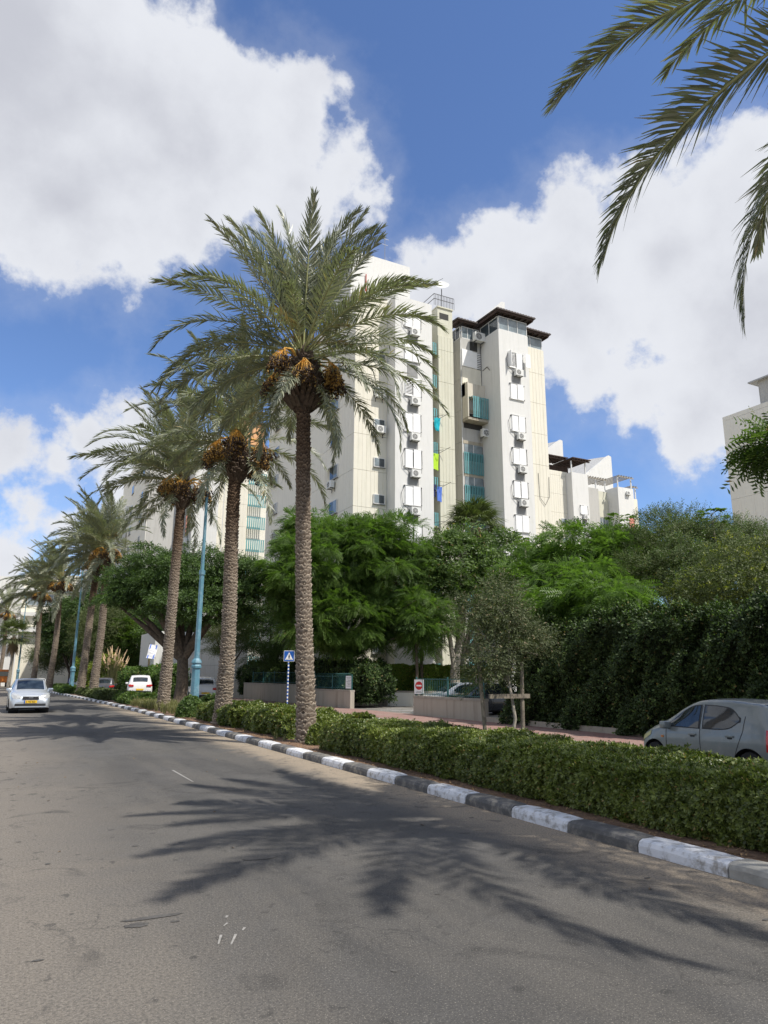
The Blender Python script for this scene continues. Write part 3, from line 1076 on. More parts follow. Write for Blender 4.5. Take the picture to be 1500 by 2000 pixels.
# top-floor enclosures with brown pantile roofs
glazing(BM, 34.62, 37.62, YD + .06, 30.95, 32.22, 3)
glazing(BM, YD + .1, YH - .05, 34.60, 30.95, 32.22, 2, face='x')
glazing(BM, 37.80, 40.45, YB + .13, 30.86, 32.0, 2)
glazing(BM, 32.60, 34.45, YH + .06, 30.86, 32.0, 3)
glazing(BM, YH + .15, 49.5, 32.50, 30.86, 32.0, 2, face='x')
wallbox(BM, 34.8, 40.2, 47.6, 49.1, 30.96, 32.1, 'roof_brown', 'inner_wall')
wallbox(BM, 32.8, 34.5, 49.0, 49.15, 30.96, 32.0, 'roof_brown', 'inner_wall')
corr_roof(BM, 34.05, 38.25, YD - .55, 49.4, 32.75)
corr_roof(BM, 38.26, 41.1, YB - .55, 49.3, 32.50)
corr_roof(BM, 31.85, 34.04, YH - .50, 49.5, 32.55)
# D block: shuttered window and unit on every storey
for k in range(-3, 6):
    z = 13.5 + 2.93 * k
    shutter_window(BM, 25.95 + .05 * (k % 2), YD, z + .80, 1.35, 1.45, ac_on=(k not in (4,)), seed=k, louvre=(k == 3))
# J block
for k in range(-3, 6):
    z = 13.25 + 2.88 * k
    shutter_window(BM, 36.25, YD, z, 1.35, 1.35, ac_on=(k not in (0, 4)), void=(k not in (0, 4)), seed=k + 20, louvre=(k == 5))
# opened shutter leaf on the top window of J
mb = MB(); mb.box(37.05, 37.55, YD - .42, YD - .38, 27.75, 29.0, 'shutter'); mb.box(35.45, 35.49, YD - .5, YD - .03, 27.6, 29.0, 'shutter'); mb.build('shutter', BM)
# B face small windows
for z in (3.3, 6.1, 9.0, 11.9, 14.4, 17.3, 23.1, 26.2):
    small_window(BM, 23.75, YB, z)
small_window(BM, 23.75, YB, 20.3, h=.9)
ac(BM, 23.75, YB - .02, 20.0)
ac(BM, 23.7, YB - .02, 22.9)
# long street face A
for k in range(10):
    z = 2.6 + 2.87 * k
    small_window(BM, 64.6, 21.6, z, 1.2, 1.1, 'x')
    if k % 2 == 0 or k > 5:
        small_window(BM, 56.3, 21.6, z, .9, .8, 'x')
    small_window(BM, 50.3, 21.6, z, 1.5, 1.1, 'x')
for (y, z) in ((65.6, 20.2), (65.5, 26.8), (50.4, 16.2), (55.5, 12.5), (50.4, 21.9), (60.5, 23.4)):
    ac(BM, 21.58, y, z, 'x')
for (y, z) in ((50.9, 16.7), (50.9, 25.2), (64.9, 24.6)):
    mb = MB(); mb.add([(21.55, y - .8, z + 1.5), (21.55, y + .8, z + 1.5), (20.9, y + .8, z + 1.0), (20.9, y - .8, z + 1.0), (21.5, y - .8, z + 1.46), (21.5, y + .8, z + 1.46)], [(0, 1, 2, 3)], 'frame'); mb.build('awning', BM)
# E recess: narrow balconies between D and the stair shaft
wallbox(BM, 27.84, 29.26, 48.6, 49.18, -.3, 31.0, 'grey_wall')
for k in range(0, 10):
    z = 1.6 + 2.93 * k
    wallbox(BM, 27.85, 29.25, 46.9, 48.59, z - .15, z, 'old_concrete', 'balcony_floor')
    slat_rail(BM, 27.86, 29.22, 46.95, z - .05, z + 1.05, n=7)
    mb = MB(); mb.box(28.3, 29.1, 48.55, 48.62, z + .05, z + 2.0, 'void'); mb.box(28.3, 28.36, 48.5, 48.56, z, z + 2.0, 'frame'); mb.build('door', BM)
    if k in (4, 5, 6, 7):
        cable(BM, [(28.2, 46.95, z + .1), (29.3, 46.2, z + .25)], .02)
        cable(BM, [(28.9, 46.95, z - .1), (29.9, 46.1, z + .55)], .02)
# H stack: wide balconies with teal slats
for k in range(10):
    z = 1.1 + 2.89 * k
    if k < 8:
        wallbox(BM, 32.60, 34.50, YH - .012, YH + .3, z + 1.15, z + 2.55, 'void', 'opening')
    mb = MB()
    mb.box(32.50, 34.52, YH - .03, YH + .2, z - .25, z + .02, 'old_concrete')
    mb.build('balcony_floor', BM)
    if k < 7:
        slat_rail(BM, 32.50, 34.50, YH - .06, z - .05, z + 1.85 if k in (5, 6) else z + 1.75, n=12)
        mb = MB(); mb.box(32.62, 34.45, YH - .02, YH - .014, z + 1.75, z + 2.6, 'glass_pale'); mb.box(33.5, 33.56, YH - .03, YH - .02, z + 1.75, z + 2.6, 'frame'); mb.build('window', BM)
# protruding box balcony
wallbox(BM, 32.45, 35.0, 47.2, YH - .04, 22.95, 23.15, 'old_concrete', 'balcony_floor')
slat_rail(BM, 32.9, 35.0, 47.16, 23.2, 25.1, n=12, side=.9)
wallbox(BM, 32.45, 35.05, 47.6, YH - .04, 25.2, 26.45, 'weathered', 'balcony_wall')
wallbox(BM, 32.45, 32.55, 47.2, YH - .04, 23.2, 26.35, 'weathered', 'balcony_wall')
# cream spandrel, closed white shutters and unit above it
wallbox(BM, 32.50, 34.50, YH - .09, YH - .01, 26.5, 28.1, 'cream_wall', 'spandrel')
mb = MB(); mb.box(32.5, 33.6, YH - .13, YH - .02, 28.15, 29.75, 'shutter'); mb.box(33.62, 34.1, YH - .10, YH - .02, 28.15, 29.7, 'shutter')
for i in range(9):
    mb.box(34.12, 34.5, YH - .10, YH - .05, 28.2 + i * .17, 28.28 + i * .17, 'shutter')
mb.box(34.12, 34.5, YH - .045, YH - .012, 28.15, 29.7, 'void')
mb.build('shutter', BM)
mb = MB(); mb.box(33.4, 34.2, YH - .02, YH + .1, 29.85, 30.7, 'void'); mb.build('opening', BM)
ac(BM, 34.0, YH - .25, 30.55, s=1.35)
ac(BM, 34.45, YH - .35, 21.7, s=1.2)
cable(BM, [(34.52, YH - .3, 28.0), (34.5, YH - 1.0, 28.1), (34.45, YD + 1.3, 27.6)], .03)
cable(BM, [(34.50, YH - .1, 30.4), (34.52, YH - .1, 26)], .025)
cable(BM, [(32.40, YH - .05, 30.6), (32.38, YH - .05, 12)], .04, 'frame')
cable(BM, [(39.3, YB - .04, 19.0), (39.35, YB - .06, 16.8), (39.9, YB - .08, 16.2), (40.4, YB - .08, 17.0), (40.45, YB - .06, 18.8)], .02)
for z in (15.0, 19.5, 22.6, 25.4, 12.5):
    cable(BM, [(37.76, YB - .03, z), (37.78, YB - .03, z + 1.1)], .03)
# roof railing, dish, antenna
mb = MB()
for z in (33.0, 33.45):
    mb.box(28.9, 30.9, YB, YB + .04, z, z + .04, 'metal_dark')
    mb.box(28.9, 28.94, YB, 49, z, z + .04, 'metal_dark')
for i in range(14):
    x = 28.9 + i * 2.0 / 13
    mb.box(x, x + .025, YB, YB + .03, 32.42, 33.45, 'metal_dark')
mb.build('roof_railing', BM)
DSH = thing('satellite_dish', 'white satellite dish on a pole on the tower roof beside the black railing', 'satellite dish', (30.6, 48.2, 32.42))
mb = MB(); mb.tube([(30.6, 48.2, 32.42), (30.6, 48.2, 35.1)], .04, 'metal_dark', 6); mb.build('pole', DSH)
mb = MB()
dn = Vector((-.35, -.75, .55)).normalized(); u = dn.orthogonal().normalized(); w_ = dn.cross(u); cc = Vector((30.6, 48.1, 35.3))
rings = []
for j, (rr, dep) in enumerate(((.02, 0), (.22, .03), (.42, .1), (.62, .2))):
    rings.append([cc + (u * math.cos(a) + w_ * math.sin(a)) * rr + dn * dep for a in [2 * math.pi * t / 18 for t in range(18)]])
vs = [p for rg in rings for p in rg]
mb.add(vs, [(j * 18 + k, j * 18 + (k + 1) % 18, (j + 1) * 18 + (k + 1) % 18, (j + 1) * 18 + k) for j in range(3) for k in range(18)], 'sign_white')
mb.tube([cc + w_ * -.7 + dn * .2, cc + dn * .75], .02, 'metal_dark', 5)
mb.build('reflector', DSH, smooth=True)
ANT = thing('roof_antenna', 'thin tall antenna mast on the white rooftop box', 'antenna', (26.9, 52, 37.6))
mb = MB(); mb.tube([(26.9, 52, 37.6), (26.9, 52, 42)], .03, 'metal_grey', 5); mb.tube([(26.5, 52, 41.2), (27.3, 52, 41.2)], .02, 'metal_grey', 4); mb.tube([(26.6, 52, 40.6), (27.2, 52, 40.6)], .02, 'metal_grey', 4); mb.build('mast', ANT)
PIP = thing('vent_pipe', 'red-brown vent pipe standing on the tower roof behind the palm fronds', 'pipe', (24.0, 50.4, 31.2))
mb = MB(); mb.tube([(24.0, 49.9, 31.7), (24.0, 49.9, 35.6)], .045, 'kerb_red', 6); mb.build('pipe', PIP)


def cloth(name, label, x0, x1, y, z0, z1, mat, group='laundry hung on the narrow balconies', wob=.05):
    mb = MB()
    nx, nz = 6, 5
    vs = [(x0 + (x1 - x0) * i / nx, y + wob * math.sin(i * 1.9 + j * .7), z1 + (z0 - z1) * j / nz + (.05 * math.sin(i) if j == nz else 0)) for j in range(nz + 1) for i in range(nx + 1)]
    fs = [(j * (nx + 1) + i, j * (nx + 1) + i + 1, (j + 1) * (nx + 1) + i + 1, (j + 1) * (nx + 1) + i) for j in range(nz) for i in range(nx)]
    mb.add(vs, fs, mat)
    mb.add([(a, b + .02, c) for a, b, c in vs], [f[::-1] for f in fs], mat)
    return tag(mb.build(name, smooth=True), label, 'laundry', group)


cloth('sheet', 'lime green sheet hung over a narrow balcony rail of the tower', 28.60, 29.12, 46.70, 17.85, 19.2, 'cloth_lime')
cloth('shirt', 'light blue cloth drying below the lime green sheet on the tower', 28.85, 29.28, 46.5, 15.2, 16.4, 'cloth_blue')
cloth('shirt', 'navy shirt hung beside the light blue cloth on the tower', 28.50, 28.84, 46.7, 15.6, 16.6, 'cloth_navy')
cloth('bag', 'bright cyan bundle hung out on a narrow balcony above the lime sheet', 28.75, 29.2, 46.55, 21.1, 22.2, 'cloth_cyan', wob=.15)
cloth('towel', 'small pinkish white towel over the lowest teal balcony slats in view', 33.6, 34.0, 47.98, 13.2, 13.9, 'cloth_pink', None)


# ---- the two stepped towers behind, right of the main one
def stepped(label, loc, parts, top, wedge, roof, seed):
    rt_ = thing('apartment_building', label, 'building', loc)
    return rt_


B2 = thing('apartment_building', 'white tower with brown roof terrace, seen just right of the main tower', 'building', (72, 79, -.3))
wallbox(B2, 66.8, 75.5, 81, 92, -.3, 31.5, 'grey_wall')
wallbox(B2, 68.6, 72.4, 79.37, 80.99, -.3, 32.0, 'cream_wall')
wallbox(B2, 72.0, 75.15, 78.0, 80.98, -.3, 31.7, 'white_wall')
wallbox(B2, 67.0, 68.598, 80.0, 80.97, -.3, 32.0, 'grey_wall')
panels(B2, 'y', 79.37, 68.6, 71.99, -.3, 31.9, 1, 'cream_wall', rib=.42)
for k in range(7):
    z = 13.4 + 2.9 * k
    if k < 5:
        small_window(B2, 71.2, 79.3, z - 1.0 if k else 12.6, .95, .7)
for k in range(-1, 5):
    z = 13.0 + 2.9 * k
    shutter_window(B2, 74.0, 78.0, z + .8, 1.3, 1.3, ac_on=True, seed=k + 50, louvre=bool(k % 2))
pergola(B2, 68.5, 72.0, 79.3, 82, 32.0, 2.1, [(68.7, 79.45)], solid=True)
pergola(B2, 72.3, 75.3, 78.0, 82, 31.72, 2.1, [(72.15, 78.15), (74.9, 78.15)], solid=True)
wallbox(B2, 68.6, 74.0, 80.9, 81.1, 32.0, 33.4, 'roof_brown', 'inner_wall')
mb = MB(); mb.prism([(69.0, 31.4), (75.1, 31.4), (75.1, 38.6), (74.6, 38.7), (69.0, 34.6)], 'y', 83.0, 83.5, 'white_wall'); mb.build('roof_wedge', B2)
mb = MB()
mb.add([(69.0, 83.5, 34.5), (74.6, 83.5, 38.6), (71.5, 90, 38.6), (65.0, 90, 36.5)], [(0, 1, 2, 3)], 'corrugated'); mb.build('roof', B2)

B3 = thing('apartment_building', 'farthest white tower on the right with open slatted roof pergolas', 'building', (83, 82, -.3))
wallbox(B3, 77.5, 89.3, 84, 95, -.3, 31.0, 'grey_wall')
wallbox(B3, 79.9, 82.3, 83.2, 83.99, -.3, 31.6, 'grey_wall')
wallbox(B3, 84.55, 88.0, 81.2, 83.98, -.3, 31.8, 'white_wall')
wallbox(B3, 88.002, 89.5, 81.9, 83.97, -.3, 30.4, 'cream_wall')
panels(B3, 'x', 79.9, 83.0, 87, 5.5, 31.3, 1, 'grey_wall', rib=.42)
wallbox(B3, 82.3, 84.55, 83.6, 83.96, -.3, 31.4, 'green_cream')
mb = MB(); mb.box(82.1, 84.5, 83.4, 83.59, 27.0, 30.0, 'green_cream'); mb.build('spandrel', B3)
glazing(B3, 82.2, 84.4, 83.45, 25.0, 26.9, 3)
slat_rail(B3, 82.1, 84.5, 82.9, 22.6, 24.4, mat='cloth_white', n=10)
wallbox(B3, 82.1, 84.9, 82.8, 83.5, 22.2, 22.5, 'old_concrete', 'balcony_floor')
slat_rail(B3, 82.1, 84.5, 82.9, 19.4, 20.6, mat='metal_grey', n=9)
mb = MB(); mb.box(82.2, 84.4, 83.55, 83.58, 19.4, 21.9, 'void'); mb.build('opening', B3)
ac(B3, 84.4, 82.8, 24.4, s=1.3)
ac(B3, 86.6, 81.2, 30.6)
shutter_window(B3, 87.0, 81.2, 25.0, 1.4, 1.4, ac_on=False, void=False, seed=77)
tag(cloth('towel', 'faded red cloth over a high window of the farthest white tower on the right', 86.5, 87.6, 81.0, 25.0, 26.8, 'cloth_pink', None), None, None)
pergola(B3, 80.0, 84.0, 83.3, 87, 31.6, 1.9, [(82.0, 83.4), (84.0, 83.4)], solid=False, mat='coping')
pergola(B3, 84.7, 87.8, 81.2, 87, 31.82, 1.9, [(84.75, 81.35), (87.7, 81.35)], solid=False, mat='coping')
pergola(B3, 88.0, 89.4, 81.9, 87, 30.42, 2.1, [(89.3, 82.05)], solid=False, mat='coping')
mb = MB(); mb.prism([(83.6, 31.0), (90.6, 31.0), (90.6, 39.6), (90.0, 39.8), (83.6, 35.0)], 'y', 88.0, 88.5, 'white_wall'); mb.build('roof_wedge', B3)
mb = MB(); mb.add([(83.6, 88.5, 34.9), (90.0, 88.5, 39.7), (85.5, 96, 39.7), (78.5, 96, 36.6)], [(0, 1, 2, 3)], 'corrugated'); mb.build('roof', B3)

# ---- tower up the street, behind the middle palms
B0 = thing('apartment_building', 'white tower up the street behind the middle palms, with orange parapet and teal balconies', 'building', (19, 88, -.3))
wallbox(B0, 13.2, 31.0, 87.5, 112, -.3, 30.5, 'grey_wall')
wallbox(B0, 17.96, 21.0, 84.6, 87.48, -.3, 31.0, 'white_wall')
wallbox(B0, 21.002, 24.7, 85.27, 87.47, -.3, 30.6, 'cream_wall')
panels(B0, 'y', 85.27, 21.01, 24.7, -.3, 30.5, 1, 'cream_wall', rib=.42)
panels(B0, 'x', 13.2, 87.5, 112, -.3, 30.3, 6, 'beige_wall', rib=.5)
wallbox(B0, 24.702, 25.0, 85.9, 87.46, -.3, 31.6, 'cream_wall')
wallbox(B0, 25.002, 31.0, 86.8, 87.45, -.3, 30.0, 'beige_wall')
wallbox(B0, 24.0, 27.0, 86.2, 90, 31.0, 33.9, 'orange_wall', 'roof_parapet')
wallbox(B0, 23.7, 27.3, 85.9, 90, 33.9, 34.1, 'roof_brown', 'roof')
for k in range(9):
    z = 2.4 + 2.9 * k
    slat_rail(B0, 25.05, 27.5, 86.1, z, z + 1.6, n=9)
    small_window(B0, 101.0, 13.15, z + .6, 1.6, 1.2, 'x')
    small_window(B0, 92.0, 13.15, z + .6, 1.3, 1.2, 'x')
    small_window(B0, 86.0, 17.90, z + .6, .9, 1.1, 'x')
for (y, z) in ((93.4, 21.2), (93.4, 15.0), (100, 9.0), (103, 24)):
    ac(B0, 13.15, y, z, 'x', 1.3)
ac(B0, 17.9, 86.3, 17.2, 'x', 1.2)
tag(cloth('towel', 'red and white towel hung from a window of the tower behind the middle palms', 17.4, 17.8, 85.4, 18.4, 20.6, 'cloth_pink', None), None, None)
cable(B0, [(21.6, 84.4, 31.0), (21.5, 84.35, 2)], .05, 'frame')
cable(B0, [(21.9, 85.1, 17), (22.6, 85.0, 14.5), (23.2, 85.0, 14.6)], .03)

# ---- lower houses at the far left end of the street
B4 = thing('apartment_building', 'cream block with a long window band at the far left end of the street', 'building', (6, 128, -.3))
wallbox(B4, 1.2, 12.0, 126, 150, -.3, 17.5, 'cream_wall')
wallbox(B4, .8, 9.2, 124.9, 125.99, 8.2, 9.0, 'white_wall', 'balcony_slab')
wallbox(B4, -2.5, 1.198, 124, 150, -.3, 16.5, 'white_wall')
wallbox(B4, 9.5, 11.9, 124.6, 125.98, -.3, 18.6, 'white_wall')
glazing(B4, 2.0, 8.0, 125.92, 12.4, 14.2, 5)
for z in (15.4,):
    for x in (2.4, 4.6, 7.0):
        small_window(B4, x, 125.97, z, 1.3, 1.2)
for z in (7.7, 10.6, 13.5, 16.4):
    slat_rail(B4, 9.7, 11.6, 124.5, z, z + 1.2, n=8)
wallbox(B4, .9, 9.4, 125.2, 125.98, 10.7, 11.3, 'white_wall', 'balcony_slab')
wallbox(B4, .9, 9.4, 125.2, 125.98, 14.6, 15.1, 'white_wall', 'balcony_slab')
for y in (128, 134, 140):
    for z in (4, 8, 12, 16):
        small_window(B4, y, -2.56, z, 1.6, 1.3, 'x')
B5 = thing('apartment_building', 'pale block in shade seen between the leaning palm trunks, its windows over dark trees', 'building', (10, 98, -.3))
wallbox(B5, 9.0, 13.0, 104, 122, -.3, 21.5, 'white_wall')
for y in (105.5, 109, 113, 117):
    for z in (3, 6, 9, 12, 15):
        small_window(B5, y, 8.94, z, 1.5, 1.3, 'x')
ac(B5, 8.9, 107, 11.5, 'x', 1.5)
ac(B5, 8.9, 111, 8.0, 'x', 1.5)
for z in (4, 8, 12, 16):
    small_window(B5, 11, 103.97, z, 1.4, 1.3)
B6 = thing('apartment_building', 'white block farthest left behind the last palms', 'building', (-8, 160, -.3))
wallbox(B6, -16, -5, 158, 180, -.3, 22, 'white_wall')
wallbox(B6, -4.998, -1, 160, 180, -.3, 18, 'cream_wall')
for z in (4, 7.5, 11, 14.5, 18):
    for x in (-14, -11, -8):
        small_window(B6, x, 157.97, z, 1.8, 1.5)
# low pale concrete house with the flag, behind the round tree
B7 = thing('house', 'low ribbed concrete house wall carrying the flag, behind the round dark tree', 'house', (13, 63, -.3))
wallbox(B7, 11.3, 19.5, 64.5, 72, -.3, 5.4, 'grey_wall')
panels(B7, 'x', 11.3, 64.4, 72, -.3, 5.4, 4, 'white_wall', rib=.4)
panels(B7, 'y', 64.5, 11.3, 17.3, -.3, 5.4, 3, 'white_wall', rib=.4)
small_window(B7, 66.0, 11.22, 2.4, 1.2, 1.4, 'x')

# ---- block at the right edge
B8 = thing('apartment_building', 'grey ribbed concrete block at the right edge behind the overhanging branches', 'building', (66, 40, -.3))
wallbox(B8, 65.27, 80, 18, 47.2, -.3, 28.4, 'beige_wall')
panels(B8, 'x', 65.27, 30, 47.2, -.3, 28.9, 4, 'beige_wall', rib=.9)
wallbox(B8, 65.9, 75, 24, 43.2, 28.4, 31.6, 'grey_wall', 'penthouse_wall')
wallbox(B8, 65.4, 76, 24, 44.0, 31.6, 31.75, 'corrugated', 'roof')
wallbox(B8, 67.5, 75, 24, 42.3, 31.75, 33.6, 'beige_wall', 'penthouse_wall')
wallbox(B8, 63.6, 65.1, 30, 45.7, 15.2, 15.9, 'grey_wall', 'balcony_slab')
wallbox(B8, 64.2, 65.1, 30, 45.0, 13.0, 15.19, 'beige_wall', 'balcony_wall')
ac(B8, 65.1, 46.2, 14.0, 'x', 1.2)
mb = MB()
for z in (34.2, 34.7):
    mb.box(67.5, 67.55, 30, 42.3, z, z + .05, 'metal_grey')
for i in range(16):
    mb.box(67.5, 67.54, 30 + i * .82, 30.04 + i * .82, 33.6, 34.7, 'metal_grey')
mb.build('roof_railing', B8)


# ------------------------------------------------------------------ date palms
def frond_mesh(name, L, bend_deg, n=84, seed=0, dry=False, width=.036, leaf=.52, lift=.35, twist=0.0, curl=0.0, tidy=1.0):
    """pinnate frond, petiole at the origin, running along +X and drooping in the XZ plane"""
    r = np.random.default_rng(seed)
    T = np.linspace(0, 1, 60)
    ang = -R(bend_deg) * (0.25 * T + 0.75 * T ** 2)
    ds = L / 59
    x = np.concatenate([[0], np.cumsum(np.cos(ang[:-1]) * ds)])
    z = np.concatenate([[0], np.cumsum(np.sin(ang[:-1]) * ds)])
    yv = curl * T ** 2 * L
    P = np.stack([x, yv, z], 1)

    def at(t):
        return np.stack([np.interp(t, T, P[:, k]) for k in range(3)], 1)
    # rachis: a triangular tapering strip
    V, Fq = [], []
    st = np.linspace(0, 1, 15)
    pc = at(st)
    tg = np.gradient(pc, axis=0)
    tg /= np.linalg.norm(tg, axis=1, keepdims=True)
    side = np.tile([0., 1., 0.], (15, 1))
    upv = np.cross(tg, side)
    w = 0.040 * (1 - st) ** 1.2 + 0.006
    ra = np.concatenate([pc + side * w[:, None], pc - side * w[:, None], pc - upv * (-w[:, None] * -.9)], 0)
    rf = []
    for i in range(14):
        for a, b in ((0, 15), (15, 30), (30, 0)):
            rf.append((a + i, b + i, b + i + 1, a + i + 1))
    # leaflets
    vs, fs = [], []
    o = 0
    for s in (-1, 1):
        t = np.linspace(.17, .995, n) + r.uniform(-.004, .004, n)
        t = np.clip(t, 0, 1)
        p = at(t)
        tgl = np.stack([np.interp(t, st, tg[:, k]) for k in range(3)], 1)
        tgl /= np.linalg.norm(tgl, axis=1, keepdims=True)
        u = np.cross(tgl, np.tile([0., 1., 0.], (n, 1)))     # frond 'up'
        prof = np.interp(t, [.15, .3, .55, .85, 1], [.55, .95, 1.0, .72, .42])
        ln = leaf * prof * r.uniform(.82, 1.1, n)
        fwd_a = np.interp(t, [.15, .6, 1], [R(62), R(42), R(16)]) + r.normal(0, R(7) * tidy, n)
        lif = lift + r.normal(0, .30 * tidy, n)
        sd_ = np.tile([0., float(s), 0.], (n, 1))
        out_ = sd_ * np.cos(lif)[:, None] + u * np.sin(lif)[:, None]
        d = tgl * np.cos(fwd_a)[:, None] + out_ * np.sin(fwd_a)[:, None]
        g = np.array([0, 0, -1.])
        d2 = d + g * r.uniform(.10, .45, n)[:, None]
        d2 /= np.linalg.norm(d2, axis=1, keepdims=True)
        wv = np.cross(d, u)
        wv /= np.maximum(np.linalg.norm(wv, axis=1, keepdims=True), 1e-5)
        ra_ = r.uniform(-.7, .7, n) * tidy
        wv = wv * np.cos(ra_)[:, None] + np.cross(d, wv) * np.sin(ra_)[:, None]
        hw = (width / 2 * r.uniform(.8, 1.15, n))[:, None]
        m = p + d * (ln * .5)[:, None]
        e = m + d2 * (ln * .5)[:, None]
        q = np.stack([p - wv * hw * .5, p + wv * hw * .5, m - wv * hw, m + wv * hw, e - wv * hw * .12, e + wv * hw * .12], 1)
        vs.append(q.reshape(-1, 3))
        k = (np.arange(n) * 6)[:, None] + o
        fs.append(np.concatenate([k + np.array([[0, 1, 3, 2]]), k + np.array([[2, 3, 5, 4]])], 0))
        o += n * 6
    lv, lf = np.concatenate(vs), np.concatenate(fs)
    V = np.concatenate([lv, ra])
    F_ = np.concatenate([lf, np.array(rf) + len(lv)])
    me = fast_mesh(name, V, F_, 'frond_dry' if dry else 'frond')
    me.materials.append(M['rachis'])
    mi = np.zeros(len(F_), dtype=np.int32)
    mi[len(lf):] = 1
    me.polygons.foreach_set('material_index', mi)
    return me


FR = {
    'up': [frond_mesh('frond', 4.4, b, 104, s, lift=.40, curl=c, leaf=.68, width=.042) for b, s, c in ((18, 1, .03), (30, 2, -.04), (42, 3, .05))],
    'mid': [frond_mesh('frond', 4.7, b, 104, s, lift=.3, curl=c, leaf=.62, width=.042) for b, s, c in ((62, 4, .05), (78, 5, -.05), (95, 6, .02))],
    'low': [frond_mesh('frond', 4.5, b, 100, s, lift=.15, curl=c, leaf=.60, width=.042) for b, s, c in ((70, 7, -.03), (88, 8, .05), (60, 9, 0))],
    'near': [frond_mesh('frond', 4.7, 62, 185, 31, lift=.42, curl=.05, leaf=.66, width=.027, tidy=.6), frond_mesh('frond', 4.5, 60, 185, 32, lift=.42, curl=0, leaf=.66, width=.027, tidy=.6)],
    'hang': [frond_mesh('frond', 3.5, b, 84, s, lift=.1, leaf=.55, width=.042) for b, s in ((35, 10), (50, 11))],
}
DRY = [frond_mesh('dry_frond', 1.5, 60, 26, 21, dry=True, leaf=.35)]


def trunk_mesh(H, r0, r1, seed):
    """date palm stem: staggered, lipped leaf-base scars; vertex attribute 'tip' marks the lips"""
    rr = random.Random(seed)
    nu, nper = 7, 12
    rows = int(H / 0.135)
    per = 6
    NU = nu * nper
    NV = rows * per
    u = np.arange(NU) / NU
    v = np.arange(NV + 1) / per
    U, Vv = np.meshgrid(u, v)
    Vv0 = Vv
    Vv = Vv + .22 * np.sin(2 * np.pi * (U * 2 + Vv * .13 + seed)) + .16 * np.sin(2 * np.pi * (U * 3 - Vv * .31))
    row = np.floor(Vv).astype(int)
    off = (row % 2) * 0.5
    fu = (U * nu + off) % 1.0
    wv = Vv + 0.30 * np.cos(2 * np.pi * (U * nu + off)) * .8
    row = np.floor(wv).astype(int)
    fv = wv - np.floor(wv)
    cell = (np.floor(U * nu + off).astype(int) * 7919 + row * 104729 + seed * 31) % 1009 / 1009.0
    lip = np.clip(fv * 1.15, 0, 1) ** 1.6 * (1 - 0.55 * np.abs(fu - .5) * 2)
    lip = np.where(fv > .93, lip * .25, lip)
    Z = Vv0 / (NV / per) * H
    tz = Z / H
    rad = r0 + (r1 - r0) * tz + 0.10 * np.exp(-Z / .35) + 0.03 * np.exp(-((Z - 1.2) / 1.2) ** 2)
    amp = 0.040 + 0.035 * cell
    n_ = np.random.default_rng(seed).normal(0, .004, U.shape)
    rad = rad + lip * amp + n_
    A = U * 2 * np.pi + 0.03 * np.sin(Z * 3)
    sway = 0.08 * np.sin(Z * .55 + seed)
    X = np.cos(A) * rad + sway
    Y = np.sin(A) * rad + 0.03 * np.cos(Z * .4 + seed)
    ZZ = Z + lip * 0.03 + (cell - .5) * .02
    V = np.stack([X, Y, ZZ], -1).reshape(-1, 3)
    i, j = np.meshgrid(np.arange(NV), np.arange(NU), indexing='ij')
    a = i * NU + j
    b = i * NU + (j + 1) % NU
    F_ = np.stack([a, b, b + NU, a + NU], -1).reshape(-1, 4)
    me = fast_mesh('trunk', V, F_, 'palm_trunk')
    at = me.attributes.new('tip', 'FLOAT', 'POINT')
    at.data.foreach_set('value', (lip * (.75 + .5 * cell)).astype(np.float32).ravel())
    return me


def boot_mesh(H, r, seed, n=230):
    """the swollen head of old leaf bases below the crown"""
    rr = random.Random(seed)
    mb = MB()
    core = [(0, 0, z) for z in (-.15, .1, .45, H * .8, H, H + .5)]
    mb.tube(core, [r * .50, r * .74, r * .80, r * .72, r * .5, r * .25], 'fibre', 14)
    for i in range(n):
        t = (i + rr.random()) / n
        z = t * H
        a = i * 2.39996 + rr.uniform(-.15, .15)
        rr_ = r * (0.66 + 0.40 * math.sin(math.pi * min(1, t * .85 + .25)))
        c, s = math.cos(a), math.sin(a)
        up = rr.uniform(.10, .26)
        ou = rr.uniform(.05, .13)
        w = rr.uniform(.05, .085)
        p0 = Vector((c * rr_ * .7, s * rr_ * .7, z - .06))
        tt = Vector((-s, c, 0))
        p1 = Vector((c * (rr_ + ou), s * (rr_ + ou), z + up))
        vs = [p0 - tt * w, p0 + tt * w, p1 + tt * w * .55, p1 - tt * w * .55,
              p0 - tt * w + Vector((0, 0, -.07)), p0 + tt * w + Vector((0, 0, -.07)),
              p1 + tt * w * .5 + Vector((c * .01, s * .01, -.04)), p1 - tt * w * .5 + Vector((c * .01, s * .01, -.04))]
        mb.add(vs, [(0, 1, 2, 3), (7, 6, 5, 4), (3, 2, 6, 7), (0, 3, 7, 4), (1, 5, 6, 2)], 'palm_trunk' if rr.random() < .3 else 'fibre')
    return mb.mesh('leaf_bases')


